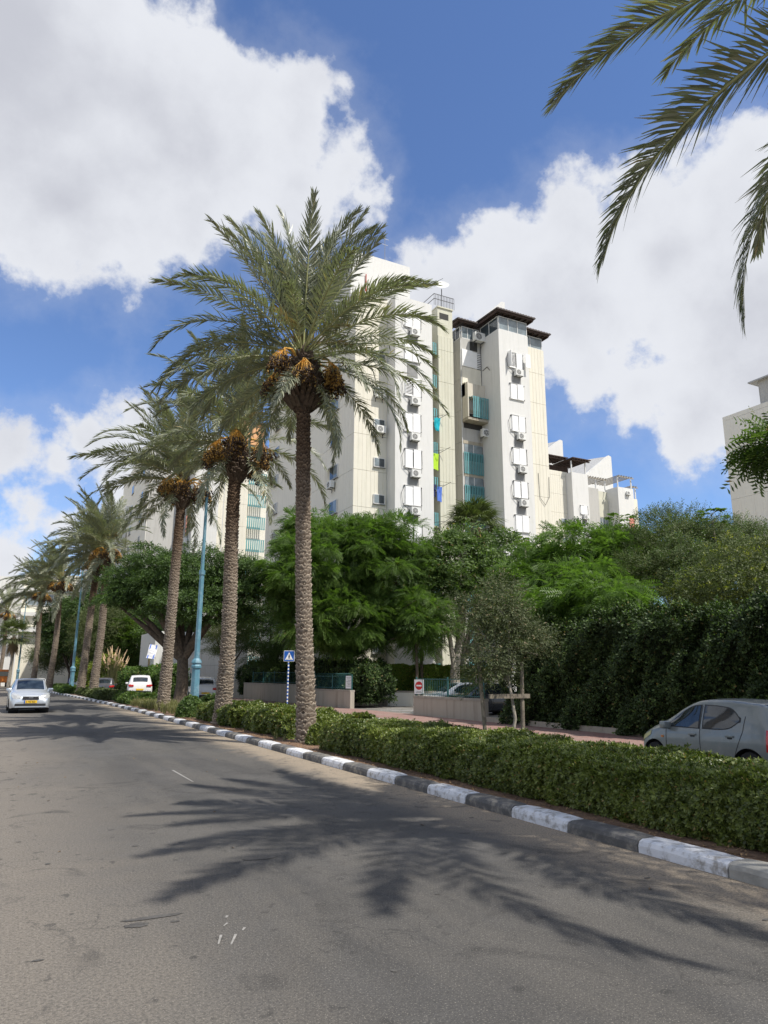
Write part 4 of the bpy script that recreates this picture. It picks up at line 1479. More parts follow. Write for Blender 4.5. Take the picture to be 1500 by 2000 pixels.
def bunch_mesh(seed, ripe=True):
    """(stalk mesh, fruit mesh): arching orange stalk with strands, dark dates hanging at their ends; along +X"""
    rr = random.Random(seed)
    st, fr = MB(), MB()
    base = [Vector((0, 0, 0)), Vector((.35, 0, .22)), Vector((.68, 0, .12)), Vector((.86, 0, -.14))]
    st.tube(base, [.045, .04, .03, .02], 'date_stalk', 6)
    for i in range(38):
        k = rr.uniform(.62, 1.0)
        p = base[2].lerp(base[3], (k - .62) / .38)
        a, sp = rr.uniform(0, 6.28), rr.uniform(.03, .30)
        q = p + Vector((math.cos(a) * sp + .08, math.sin(a) * sp, -.20))
        e = q + Vector((math.cos(a) * sp * .35, math.sin(a) * sp * .45, -rr.uniform(.20, .55)))
        st.tube([p, (p + q) / 2 + Vector((0, 0, .05)), q, e], [.012, .011, .008, .004], 'date_stalk', 3, caps=False)
        for j in range(19):
            t = rr.uniform(.35, 1.1)
            c = q.lerp(e, t) + Vector((rr.uniform(-.06, .06), rr.uniform(-.06, .06), rr.uniform(-.05, .02)))
            s = rr.uniform(.022, .036)
            vs = [c + Vector(v) for v in ((s, 0, 0), (0, s, 0), (-s, 0, 0), (0, -s, 0), (0, 0, s * 1.3), (0, 0, -s * 1.3))]
            fr.add(vs, [(0, 1, 4), (1, 2, 4), (2, 3, 4), (3, 0, 4), (1, 0, 5), (2, 1, 5), (3, 2, 5), (0, 3, 5)],
                   'dates' if rr.random() < (.85 if ripe else .35) else 'dates_pale')
    return st.mesh('date_bunch'), fr.mesh('dates', smooth=True)


BUNCH = [bunch_mesh(1), bunch_mesh(2), bunch_mesh(3, False), bunch_mesh(4)]
TR = [trunk_mesh(10.0, .235, .20, 3), trunk_mesh(10.0, .23, .19, 8)]
BOOT = [boot_mesh(1.35, .43, 5), boot_mesh(1.5, .31, 6)]


def frond(parent, mesh, loc, az, el, roll=0.0, s=1.0):
    """az: compass of the frond in the XY plane (radians from +X); el: starting elevation"""
    o = link('frond', mesh, parent, loc)
    o.rotation_mode = 'QUATERNION'
    q = Matrix.Rotation(az, 3, 'Z') @ Matrix.Rotation(-el, 3, 'Y') @ Matrix.Rotation(roll, 3, 'X')
    o.rotation_quaternion = q.to_quaternion()
    o.scale = (s, s, s)
    return o


def palm(label, x, y, H, seed, lean=(0, 0), crown=1.0, fronds=None, bunches=7, wind=0.0, boot=0, nf=46, fat=1.0, ripe=None):
    rr = random.Random(seed)
    t = thing('date_palm', label, 'palm tree', (x, y, .08), 'date palms along the planted median')
    top = Vector((x + lean[0], y + lean[1], H))
    hb = H - 1.0
    o = link('trunk', TR[seed % 2], t, (x, y, .02))
    d = (top - Vector((x, y, .02)))
    o.rotation_mode = 'QUATERNION'
    o.rotation_quaternion = d.to_track_quat('Z', 'Y')
    o.scale = (fat, fat, (hb + .05) / 10.0)
    bp = Vector((x, y, 0)).lerp(top, (hb - .55) / H)
    o = link('leaf_base_head', BOOT[boot], t, bp)
    o.rotation_euler = (0, 0, rr.uniform(0, 6))
    if fronds is None:
        fronds = []
        for i in range(nf):
            az = i * 2.39996 + rr.uniform(-.25, .25)
            q = i / nf
            if q < .26:
                fronds.append(('up', az, R(rr.uniform(62, 86)), .85 + .2 * rr.random()))
            elif q < .62:
                fronds.append(('mid', az, R(rr.uniform(30, 60)), .92 + .16 * rr.random()))
            elif q < .9:
                fronds.append(('low', az, R(rr.uniform(2, 28)), .85 + .2 * rr.random()))
            else:
                fronds.append(('hang', az, R(rr.uniform(-55, -20)), .8 + .3 * rr.random()))
    for i, fd in enumerate(fronds):
        kind, az, el, s = fd[:4]
        me = FR[kind][(fd[4] if len(fd) > 4 else i) % len(FR[kind])]
        c, sn = math.cos(az), math.sin(az)
        rb = .16 if kind in ('low', 'hang', 'near') else .08
        zz = {'up': .15, 'mid': -.05, 'low': -.25, 'near': -.15, 'hang': -.5}[kind]
        # a light wind from the right pushes every frond a little
        if wind:
            v = Vector((math.cos(az) * math.cos(el), math.sin(az) * math.cos(el), math.sin(el))) + Vector((-wind, wind * .25, 0))
            az2, el2 = math.atan2(v.y, v.x), math.atan2(v.z, math.hypot(v.x, v.y))
        else:
            az2, el2 = az, el
        frond(t, me, top + Vector((c * rb, sn * rb, zz)), az2, el2, rr.uniform(-.5, .5), s * crown)
    for i in range(bunches):
        az = i * 2 * math.pi / bunches + rr.uniform(-.3, .3)
        st, fr = BUNCH[(i + (0 if ripe is None else ripe)) % 4]
        c, sn = math.cos(az), math.sin(az)
        l = top + Vector((c * .15, sn * .15, (-.35 if ripe is None else -.15) + rr.uniform(-.3, .1)))
        b = link('date_bunch', st, t, l, (0, 0, az))
        s = rr.uniform(.9, 1.25) * (.80 if ripe is None else .92)
        b.scale = (s, s, s)
        tag(link('dates', fr, b, (0, 0, 0), local=True), kind='stuff')
    for i in range(5):
        az = rr.uniform(0, 6.28)
        o = frond(t, DRY[0], top + Vector((0, 0, .1)), az, R(rr.uniform(30, 75)))
        o.name = 'dry_spathe'
    return t


# cam-facing helper directions: screen-left is (-0.888, 0.460), away is (0.460, 0.888)
def azs(deg):
    """azimuth given as degrees from screen-right, counter-clockwise seen from above"""
    return R(deg) - YAW


P1F = []
# upright tuft
for az, el, s in ((100, 86, 1.12), (150, 80, 1.10), (20, 78, 1.10), (300, 82, 1.0), (200, 74, 1.02), (60, 74, 1.0), (340, 70, 1.02), (250, 76, .9), (10, 84, 1.08), (175, 64, 1.12), (120, 70, .98), (45, 66, .95), (0, 62, .95), (225, 62, .85), (80, 80, 1.15), (130, 76, 1.12), (35, 82, 1.1), (350, 76, 1.05), (165, 72, 1.08), (15, 68, 1.05), (110, 84, 1.0)):
    P1F.append(('up', azs(az), R(el), s))
# arching ring
for az, el, s in ((178, 46, 1.0), (160, 38, 1.0), (195, 34, .98), (140, 42, .95), (8, 50, .98), (355, 36, .98), (25, 34, 1.0), (335, 44, .92), (90, 46, .9), (115, 40, .9), (60, 42, .92), (270, 52, .62), (300, 38, .9), (240, 40, .85), (210, 48, .95), (320, 30, .95), (165, 24, 1.0), (185, 20, 1.0), (15, 24, 1.0)):
    P1F.append(('mid', azs(az), R(el), s))
for az, el, s in ((170, 8, .98), (200, 2, .95), (150, 12, .95), (345, 10, .98), (5, 4, 1.0), (30, 8, .95), (325, 2, .92), (130, 0, .9), (220, -6, .85), (75, 6, .85), (310, -10, .8), (185, -12, .85), (350, -14, .9), (100, 0, .8), (45, -6, .85)):
    P1F.append(('low', azs(az), R(el), s))
for az, el, s in ((270, -30, .72), (330, -50, .9), (205, -50, .9), (140, -45, .8), (20, -55, .85)):
    P1F.append(('hang', azs(az), R(el), s))
palm('biggest date palm, full crown with dark date bunches, standing in the kerbside hedge', 6.72, 17.0, 10.3, 1,
     lean=(-.42, .10), fronds=P1F, bunches=7, fat=.84, boot=0, crown=.95, wind=.05)
palm('date palm next beyond the biggest, just right of the nearest blue lamp post', 6.6, 24.5, 10.15, 2, nf=42, boot=1, fat=.98, lean=(.12, .05), wind=.12, bunches=7, crown=.90, ripe=2)
palm('date palm just left of the nearest lamp post, grass tufts at its foot', 6.62, 34.9, 11.3, 3, nf=52, boot=1, fat=.98, lean=(.22, -.1), wind=.28, bunches=7, crown=1.08, ripe=2)
palm('right one of two close-set date palms beyond the grass strip, orange date stalks showing', 6.35, 61.0, 11.9, 5, nf=52, boot=1, wind=.30, ripe=2, fat=1.15, crown=1.12)
palm('left one of two close-set date palms beyond the grass strip, leaning slightly right', 5.75, 66.5, 11.7, 6, nf=50, crown=1.12, boot=1, wind=.30, ripe=2, fat=1.15, lean=(.5, 0))
palm('date palm just right of the second blue lamp post, behind the silver car', 4.3, 83.0, 11.6, 7, nf=48, crown=1.15, boot=1, wind=.32, fat=1.15)
palm('date palm left of the second lamp post, near the row end', 3.1, 97.0, 11.6, 8, nf=48, crown=1.15, boot=1, wind=.32, fat=1.15)
palm('last date palm of the row, cut off by the left edge', -.6, 121.0, 11.0, 9, nf=34, boot=1, wind=.25, fat=1.1)
# the palm whose fronds hang in at the top right
P0F = [('near', azs(162), R(10), 1.0, 0), ('near', azs(158), R(-15), 1.15, 1), ('near', azs(142), R(-30), 1.0, 1), ('low', azs(128), R(-38), .9, 2),
       ('mid', azs(185), R(58), .8), ('low', azs(205), R(30), .75), ('mid', azs(222), R(34), .8), ('mid', azs(150), R(58), .9)]
for i in range(34):
    az = 240 + i * 9.5
    if az > 480:
        break
    P0F.append((('up', 'mid', 'low')[i % 3], azs(az), R((76, 46, 18)[i % 3]), 1.0))
P0F += [('low', azs(303), R(8), 1.15, 0), ('low', azs(280), R(6), .95, 1)]
palm('date palm nearest the viewer, only fronds hanging in at the top right corner', 8.29, 2.22, 9.4, 10, fronds=P0F, boot=0, bunches=6)


def fan_leaf_mesh(seed, n=26, r=.95):
    rr = np.random.default_rng(seed)
    vs, fs = [], []
    for i in range(n):
        a = -2.0 + 4.0 * i / (n - 1) + rr.normal(0, .03)
        l = r * (1 - .12 * abs(a)) * rr.uniform(.9, 1.08)
        d = np.array([math.cos(a), math.sin(a), 0])
        sd_ = np.array([-math.sin(a), math.cos(a), 0]) * .035
        m = d * l * .6 + np.array([0, 0, .04])
        e = d * l + np.array([0, 0, -.28 * l])
        o = len(vs)
        vs += [np.zeros(3), m - sd_, m + sd_, e]
        fs += [(o, o + 1, o + 3, o + 2)]
    mb = MB()
    mb.add([tuple(v) for v in vs], fs, 'leaf_olive')
    mb.tube([(-.9, 0, -.05), (-.4, 0, .03), (0, 0, 0)], .014, 'rachis', 4)
    return mb.mesh('fan_leaf')


FAN = [fan_leaf_mesh(1), fan_leaf_mesh(2)]


def fan_palm(label, x, y, H, n=44, s=1.0, seed=0, skirt=14):
    rr = random.Random(seed)
    t = thing('fan_palm', label, 'palm tree', (x, y, -.1))
    mb = MB()
    mb.tube([(x, y, -.1), (x + .1, y, H * .5), (x, y, H)], [.28, .22, .22], 'bark_pale', 12)
    mb.build('trunk', t)
    for i in range(n):
        az = i * 2.39996
        q = i / n
        el = R(80 - 125 * q + rr.uniform(-8, 8))
        d = Vector((math.cos(az) * math.cos(el), math.sin(az) * math.cos(el), math.sin(el)))
        p = Vector((x, y, H)) + d * 1.0 * s
        o = link('fan_leaf', FAN[i % 2], t, p)
        o.rotation_mode = 'QUATERNION'
        o.rotation_quaternion = (Matrix.Rotation(az, 3, 'Z') @ Matrix.Rotation(-el * .8, 3, 'Y')).to_quaternion()
        o.scale = (s, s, s)
    N = 420
    a = rng.uniform(0, 6.28, N)
    pos = np.stack([x + np.cos(a) * .3, y + np.sin(a) * .3, H - .25 - rng.uniform(0, 1.3, N)], 1)
    d = np.stack([np.cos(a) * .4, np.sin(a) * .4, -np.ones(N)], 1)
    v, f = scatter(np.array([[0, -.03, 0], [0, .03, 0], [1, .012, 0], [1, -.012, 0]]), np.array([[0, 1, 2, 3]]), pos, basis(d), rng.uniform(.5, 1.1, N) * s)
    tag(link('dead_leaf_skirt', fast_mesh('dead_leaf_skirt', v, f, 'frond_dry'), t), kind='stuff')
    return t


# ------------------------------------------------------------------ leaf templates
def pinnate(n=9, L=.5, w=.10, droop=.25, lw=.030):
    vs, fs = [], []
    for i in range(n):
        t = .12 + .86 * i / (n - 1)
        x, z = t * L, -droop * L * t * t
        ll = w * (1 - .5 * abs(t - .45))
        for s in (-1, 1):
            o = len(vs)
            vs += [(x, 0, z), (x + ll * .35 - lw / 2, s * ll * .55, z + .012), (x + ll * .55, s * ll, z - .02), (x + ll * .35 + lw / 2, s * ll * .55, z + .012)]
            fs.append((o, o + 1, o + 2, o + 3))
    return np.array(vs), np.array(fs)


def rosette(n=5, l=.045, w=.020, up=.5, seed=1):
    r = random.Random(seed)
    vs, fs = [], []
    for i in range(n):
        a = 2 * math.pi * i / n + r.uniform(-.3, .3)
        c, s = math.cos(a), math.sin(a)
        u = up + r.uniform(-.25, .25)
        o = len(vs)
        # local x is the outward direction of the twig
        vs += [(0, 0, 0), (u * l * .5, c * l * .5 - s * w / 2, s * l * .5 + c * w / 2), (u * l, c * l, s * l), (u * l * .5 + .004, c * l * .5 + s * w / 2, s * l * .5 - c * w / 2)]
        fs.append((o, o + 1, o + 2, o + 3))
    return np.array(vs), np.array(fs)


def sprig(n=7, L=.3, l=.07, w=.022, seed=1):
    """twig with simple leaves set along it"""
    r = random.Random(seed)
    vs, fs = [], []
    for i in range(n):
        t = (i + .5) / n
        a = i * 2.4 + r.uniform(-.3, .3)
        c, s = math.cos(a), math.sin(a)
        p = Vector((t * L, 0, 0))
        d = Vector((.65, c * .75, s * .75)).normalized()
        sd_ = d.cross(Vector((1, 0, 0))).normalized()
        o = len(vs)
        vs += [p, p + d * l * .5 - sd_ * w / 2, p + d * l, p + d * l * .5 + sd_ * w / 2]
        fs.append((o, o + 1, o + 2, o + 3))
    return np.array([tuple(v) for v in vs]), np.array(fs)


T_PIN = pinnate(8, .60, .16, .30, .050)
T_PINL = pinnate(7, .85, .30, .35, .085)
T_ROS = rosette()
T_SPR = sprig(8, .42, .15, .055)
T_SPRS = sprig(9, .40, .10, .026)
T_BIG = sprig(6, .45, .26, .10)
T_OLV = sprig(10, .45, .085, .020)


def unit(n):
    v = rng.normal(size=(n, 3))
    return v / np.linalg.norm(v, axis=1, keepdims=True)


def crown_points(blobs, nclump, per, rc, flat=.6, shell=.55):
    """leaf positions and outward directions: clumps spread through ellipsoid blobs [(c, (rx,ry,rz), weight)]"""
    W = np.array([b[2] for b in blobs], float)
    W /= W.sum()
    P, D, C = [], [], []
    for (c, rad, _), w in zip(blobs, W):
        k = max(1, int(round(nclump * w)))
        d = unit(k)
        d[:, 2] = d[:, 2] * .9 + .12
        q = rng.uniform(shell, 1.0, k)[:, None]
        cc = np.array(c) + d * np.array(rad) * q
        C.append(np.concatenate([cc, d], 1))
        r = rc * rng.uniform(.6, 1.35, k)
        for i in range(k):
            n = int(per * rng.uniform(.6, 1.3))
            o = unit(n)
            o[:, 2] = np.abs(o[:, 2]) * .9 - .15
            rr = rng.uniform(.45, 1.0, n)[:, None]
            P.append(cc[i] + o * rr * r[i] * np.array([1, 1, flat]))
            D.append(o * .8 + d[i] * .5)
    return np.concatenate(P), np.concatenate(D), np.concatenate(C)


def tree(label, x, y, z0, blobs, tmpl, mat, nclump=90, per=36, rc=.75, scale=1.0, trunk=(.18, .10), bark='bark', fork=2.2, droop=.25,
         group=None, cat='tree', name='tree', limbs=9, flat=.6, shell=.5, second=None, lean=(0, 0)):
    t = thing(name, label, cat, (x, y, z0), group)
    P, D, C = crown_points(blobs, nclump, per, rc, flat, shell)
    D = D.copy()
    D[:, 2] -= droop
    D += rng.normal(0, .35, D.shape)
    up = rng.normal(0, .45, D.shape) + np.array([0, 0, 1.0])
    v, f = scatter(tmpl[0], tmpl[1], P, basis(D, up), rng.uniform(.7, 1.25, len(P)) * scale)
    tag(link('crown', fast_mesh('crown', v, f, mat), t), kind='stuff')
    if second:
        t2, m2, frac = second
        k = rng.random(len(P)) < frac
        v, f = scatter(t2[0], t2[1], P[k] + rng.normal(0, .1, (k.sum(), 3)), basis(D[k], up[k]), rng.uniform(.7, 1.2, k.sum()) * scale)
        tag(link('foliage', fast_mesh('foliage', v, f, m2), t), kind='stuff')
    mb = MB()
    zc = fork
    a = Vector((x, y, z0))
    b = Vector((x + lean[0], y + lean[1], zc))
    m = (a + b) / 2 + Vector((random.uniform(-.08, .08), random.uniform(-.08, .08), 0))
    mb.tube([a, a + Vector((0, 0, .25)), m, b], [trunk[0] * 1.35, trunk[0] * 1.05, trunk[0] * .9, trunk[0] * .8], bark, 10)
    idx = rng.choice(len(C), size=min(limbs, len(C)), replace=False)
    for i in idx:
        e = Vector(C[i, :3])
        mid = b.lerp(e, .5) + Vector((random.uniform(-.25, .25), random.uniform(-.25, .25), random.uniform(0, .35)))
        mb.tube([b - Vector((0, 0, .1)), mid, e], [trunk[0] * .6, trunk[1] * .7, .02], bark, 6, caps=False)
    mb.build('trunk', t, smooth=True)
    return t


def E_(c, r, w=1.0):
    return (c, r, w)


# ---- the big feathery tree behind the main palm, and its neighbours behind the garden walls
tree('big bright feathery tree with drooping branches, behind the garden wall and biggest palm', 18.9, 43.2, 0.2,
     [E_((18.7, 43.0, 8.6), (4.4, 4.2, 3.6), 3), E_((15.6, 41.6, 7.2), (2.2, 2.2, 2.5), 1), E_((21.4, 40.4, 8.2), (2.9, 2.2, 3.6), 1.6),
      E_((18.8, 40.6, 4.8), (3.8, 2.0, 2.3), 1.6), E_((16.0, 41.0, 4.6), (1.6, 1.6, 1.8), .5), E_((20.6, 42.0, 10.2), (2.6, 2.4, 1.8), .8), E_((22.6, 38.3, 4.9), (1.7, 1.6, 2.2), .7), E_((17.4, 45.0, 10.8), (2.2, 2.2, 1.6), .6)],
     T_PIN, 'leaf_bright', nclump=470, per=60, rc=.85, scale=1.0, trunk=(.30, .16), fork=3.0, droop=.55, limbs=16, second=(T_PIN, 'leaf_mid', .25))
tree('dark drooping tree in shade between the second palm and the feathery tree', 18.6, 55.5, 0.0,
     [E_((18.4, 54.5, 5.4), (3.4, 3.2, 3.0), 2), E_((16.4, 49.5, 4.2), (1.8, 2.2, 2.4), 1)],
     T_OLV, 'leaf_dark', nclump=170, per=60, rc=.8, scale=1.4, trunk=(.22, .10), fork=2.0, droop=.8, limbs=9)
tree('olive-grey shrubby tree peeping out right of the blue lamp post', 14.3, 52.0, 0.0,
     [E_((14.0, 52.0, 4.6), (1.7, 1.7, 2.4), 1)], T_OLV, 'leaf_olive', nclump=70, per=60, rc=.6, scale=1.2, trunk=(.14, .07), droop=.5, limbs=6)
tree('round dense dark tree with light green rim, thick forked trunk beside the parked cars', 9.75, 46.0, -.2,
     [E_((9.3, 46.2, 7.7), (4.0, 3.6, 2.2), 3), E_((6.9, 47.5, 6.7), (2.3, 2.2, 2.0), 1.2), E_((12.6, 44.6, 6.6), (2.2, 2.2, 2.3), 1.2), E_((9.5, 44.2, 5.6), (3.0, 1.6, 1.3), .9)],
     T_SPR, 'leaf_dark', nclump=260, per=66, rc=.95, flat=.38, shell=.35, trunk=(.42, .26), fork=2.7, droop=.35, limbs=14, second=(T_SPR, 'leaf_bright', .20), bark='bark')
tree('light green slender-leaved tree left of the fan palm, in front of the tower', 26.7, 40.2, 0.0,
     [E_((26.1, 39.4, 8.8), (3.4, 2.6, 2.5), 2), E_((29.4, 37.6, 8.8), (3.0, 2.2, 2.2), 1.3), E_((24.2, 40.0, 7.0), (2.4, 1.8, 2.2), 1), E_((28.2, 36.8, 6.2), (2.8, 1.8, 2.2), 1.1)],
     T_BIG, 'leaf_mid', nclump=300, per=26, rc=.80, scale=.95, trunk=(.20, .12), fork=3.0, droop=.2, limbs=14, bark='bark_pale')
fan_palm('fan palm with a skirt of dead leaves rising behind the light green trees', 28.9, 41.6, 12.1, s=1.35, n=54, seed=4)
tree('small dark round shrub tree half hidden behind the light green tree', 21.9, 37.9, 0.4,
     [E_((21.9, 37.8, 4.4), (.9, .9, .7), 1)], T_SPR, 'leaf_dark', nclump=22, per=50, rc=.4, trunk=(.10, .05), fork=3.4, limbs=4)
tree('wide feathery tree with bright drooping sprays above the dark hedge', 23.2, 24.3, 0.0,
     [E_((23.4, 24.4, 6.5), (3.2, 3.0, 1.7), 2.2), E_((20.9, 23.0, 5.2), (2.0, 2.2, 1.2), 1.1), E_((26.0, 24.5, 7.2), (2.0, 2.0, 1.3), .8), E_((21.4, 26.4, 6.0), (1.8, 1.8, 1.2), .7), E_((19.6, 22.2, 4.3), (1.7, 2.0, 1.0), .9), E_((18.8, 19.0, 4.4), (1.2, 1.5, .7), .4)],
     T_PINL, 'leaf_bright', nclump=230, per=44, rc=.75, scale=.56, trunk=(.24, .12), fork=2.8, droop=.55, limbs=12, second=(T_PIN, 'leaf_bright', .6))
tree('broad leafy dark green tree filling the gap between feathery tree and hedge', 24.8, 28.6, 0.0,
     [E_((24.6, 28.4, 6.2), (2.2, 2.4, 2.2), 1), E_((22.0, 28.0, 4.2), (1.9, 1.9, 1.9), .7)],
     T_SPR, 'leaf_mid', nclump=130, per=42, rc=.7, scale=.9, trunk=(.2, .1), fork=2.4, limbs=9)
tree('greyish green fine-leaved tree standing above the hedge, left of the papaya', 25.1, 20.9, 0.0,
     [E_((25.0, 20.9, 6.5), (2.6, 2.5, 2.1), 2), E_((27.4, 19.6, 6.2), (2.0, 2.0, 2.0), 1), E_((23.0, 19.6, 5.2), (2.1, 2.1, 1.7), 1)],
     T_SPRS, 'leaf_olive', nclump=300, per=46, rc=.60, scale=1.0, trunk=(.18, .10), fork=3.0, limbs=12, droop=.1, second=(T_SPRS, 'leaf_mid', .5))
tree('bushy mixed shrub with yellowish leaves at the right edge above the dark hedge', 23.2, 15.6, 0.0,
     [E_((22.6, 15.8, 4.7), (2.8, 2.6, 1.6), 1.5), E_((25.0, 13.8, 5.0), (2.6, 2.4, 1.8), 1.2)],
     T_SPR, 'leaf_olive', nclump=230, per=44, rc=.6, scale=.65, trunk=(.12, .07), fork=2.2, limbs=8, second=(T_SPR, 'leaf_yellow', .15))


def papaya(label, x, y, H, n=13, s=1.0, seed=0):
    rr = random.Random(seed)
    t = thing('papaya_tree', label, 'papaya tree', (x, y, -.1))
    mb = MB()
    mb.tube([(x, y, -.1), (x + .1, y, H * .5), (x, y, H)], [.10, .08, .05], 'bark_pale', 8)
    mb.build('trunk', t)
    lm = MB()
    for k in range(7):
        a = (k - 3) * .62
        c, sn = math.cos(a), math.sin(a)
        l = .34 - .03 * abs(k - 3)
        lm.add([(0, 0, 0), (c * l * .55 - sn * .07, sn * l * .55 + c * .07, .03), (c * l, sn * l, -.06), (c * l * .55 + sn * .07, sn * l * .55 - c * .07, .03)], [(0, 1, 2, 3)], 'leaf_mid')
    lm.tube([(-.55, 0, -.06), (-.25, 0, .02), (0, 0, 0)], .010, 'rachis', 4)
    me = lm.mesh('leaf')
    for i in range(n):
        az, el = i * 2.4, R(rr.uniform(-10, 60))
        d = Vector((math.cos(az) * math.cos(el), math.sin(az) * math.cos(el), math.sin(el)))
        o = link('leaf', me, t, Vector((x, y, H)) + d * .62 * s)
        o.rotation_mode = 'QUATERNION'
        o.rotation_quaternion = (Matrix.Rotation(az, 3, 'Z') @ Matrix.Rotation(-el * .6 + .25, 3, 'Y')).to_quaternion()
        o.scale = (s, s, s)
    return t


papaya('slim papaya with starry leaves above the shrubs near the right edge', 25.2, 19.2, 8.0, 16, .85, 1)
papaya('smaller papaya crown peeking over the feathery tree near the farthest tower', 25.0, 24.0, 8.7, 12, .95, 2)
papaya('papaya sprig standing up beside the fan palm in front of the white tower', 23.3, 29.0, 8.2, 9, .9, 3)

# tree out on the right whose branches hang into the picture
OT = tree('tree beside the viewer on the right, its yellowish outer branches hanging into view', 16.4, 5.2, -.1,
          [E_((11.45, 7.1, 5.5), (.42, .42, .28), .22), E_((12.4, 6.7, 5.25), (.5, .5, .35), .25), E_((12.5, 6.2, 4.4), (.35, .35, .5), .12), E_((13.1, 5.9, 7.7), (.9, .9, .5), .3), E_((15.4, 4.6, 6.8), (3.4, 3.2, 1.7), 2.2), E_((14.0, 2.6, 6.4), (2.8, 2.6, 1.5), 1.4)],
          T_PINL, 'leaf_mid', nclump=300, per=26, rc=.55, scale=.50, trunk=(.25, .14), fork=2.8, droop=.4, limbs=14, second=(T_SPRS, 'leaf_yellow', .45))

# ---- the staked young tree in the median
YT = tree('thin young tree with grey-green leaves, tied between wooden stakes in the hedge', 8.55, 11.3, .1,
          [E_((8.50, 11.3, 2.75), (.55, .55, .85), 1.3), E_((8.20, 11.45, 1.80), (.55, .55, .60), 1.0), E_((9.0, 11.2, 2.3), (.5, .5, .5), .7), E_((8.0, 11.6, 2.75), (.45, .45, .4), .5)],
          T_SPRS, 'leaf_grey', nclump=120, per=24, rc=.30, scale=.66, trunk=(.034, .007), fork=1.7, droop=.25, limbs=16, bark='bark_pale', shell=.15, flat=.9)
STK = thing('tree_stakes', 'weathered wooden stakes and cross rail supporting the thin young tree', 'tree support', (8.55, 11.3, .1))
for (dx, dy, ddx, h) in ((.22, -.10, .03, 1.95), (-.40, .16, -.16, 1.95)):
    mb = MB(); mb.tube([(8.55 + dx, 11.3 + dy, .0), (8.55 + dx + ddx, 11.3 + dy, h)], [.04, .036], 'stake', 8); mb.build('stake', STK)
mb = MB(); mb.box(8.0, 8.93, 11.14, 11.18, 1.27, 1.35, 'stake'); mb.build('cross_rail', STK)

# ------------------------------------------------------------------ hedges
def hedge_core(name, x0, x1, y0, y1, z0, z1, parent, b=.15):  # added solid dark box that blocks views through the leaves
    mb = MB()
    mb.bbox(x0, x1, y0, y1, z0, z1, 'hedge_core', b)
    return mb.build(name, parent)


def hedge(label, segs, z0, h, dens, tmpl, mat, leaf=1.0, cat='hedge', group=None, bump=.07, name='hedge', faces='LRFBT', inset=.10, second=None, kind=None):
    """segs: [(x0, x1, y0, y1, h)]: rounded box runs covered with leaf sprays"""
    cx = sum((s[0] + s[1]) / 2 for s in segs) / len(segs)
    cy = sum((s[2] + s[3]) / 2 for s in segs) / len(segs)
    t = thing(name, label, cat, (cx, cy, z0), group)
    P, D = [], []
    for (x0, x1, y0, y1, hh) in segs:
        hedge_core('dark_core', x0 + inset, x1 - inset, y0 + inset, y1 - inset, z0 - .05, z0 + hh - inset, t)
        lx, ly = x1 - x0, y1 - y0
        for face, A in (('T', lx * ly), ('L', ly * hh), ('R', ly * hh), ('F', lx * hh), ('B', lx * hh)):
            if face not in faces:
                continue
            dn = dens(y0, y1) if callable(dens) else dens
            n = int(A * dn)
            a, b = rng.random(n), rng.random(n)
            if face == 'T':
                p = np.stack([x0 + a * lx, y0 + b * ly, np.full(n, z0 + hh)], 1); nn = np.array([0, 0, 1.])
            elif face in 'LR':
                p = np.stack([np.full(n, x0 if face == 'L' else x1), y0 + a * ly, z0 + b * hh], 1); nn = np.array([-1. if face == 'L' else 1., 0, 0])
            else:
                p = np.stack([x0 + a * lx, np.full(n, y0 if face == 'F' else y1), z0 + b * hh], 1); nn = np.array([0, -1. if face == 'F' else 1., 0])
            # waviness and rounded edges
            w = (np.sin(p[:, 1] * 2.1 + p[:, 2] * 3 + p[:, 0] * 1.3) + np.sin(p[:, 1] * 5.3 - p[:, 0] * 3.7 + 1) * .6 + np.sin(p[:, 1] * 11.7 + p[:, 0] * 9.1 + p[:, 2] * 8) * .35) * bump
            p = p + nn * (w + rng.normal(0, .025, n) - rng.random(n) ** 3 * .10)[:, None]
            if face == 'T':
                ex = np.minimum(p[:, 0] - x0, x1 - p[:, 0])
                p[:, 2] -= np.clip(.10 - ex, 0, .1) * .8
            if face in 'LR':
                p[:, 0] += (-nn[0]) * np.clip((p[:, 2] - (z0 + hh - .14)), 0, .2) * .7
                p[:, 0] += (-nn[0]) * np.clip((z0 + .18 - p[:, 2]), 0, .2) * .6
            P.append(p)
            D.append(np.tile(nn, (n, 1)) + rng.normal(0, .45, (n, 3)) + np.array([0, 0, .35]))
    P, D = np.concatenate(P), np.concatenate(D)
    v, f = scatter(tmpl[0], tmpl[1], P, basis(D, rng.normal(size=D.shape)), rng.uniform(.7, 1.3, len(P)) * leaf)
    tag(link('foliage', fast_mesh('foliage', v, f, mat), t), kind='stuff')
    if second:
        k = rng.random(len(P)) < second[1]
        v, f = scatter(tmpl[0], tmpl[1], P[k] + D[k] * .04, basis(D[k], rng.normal(size=D[k].shape)), rng.uniform(.7, 1.3, k.sum()) * leaf)
        tag(link('foliage', fast_mesh('foliage', v, f, second[0]), t), kind='stuff')
    return t


def near_dens(y0, y1):
    y = (y0 + y1) / 2
    return 4200 if y < 8 else (2600 if y < 13 else 1500)


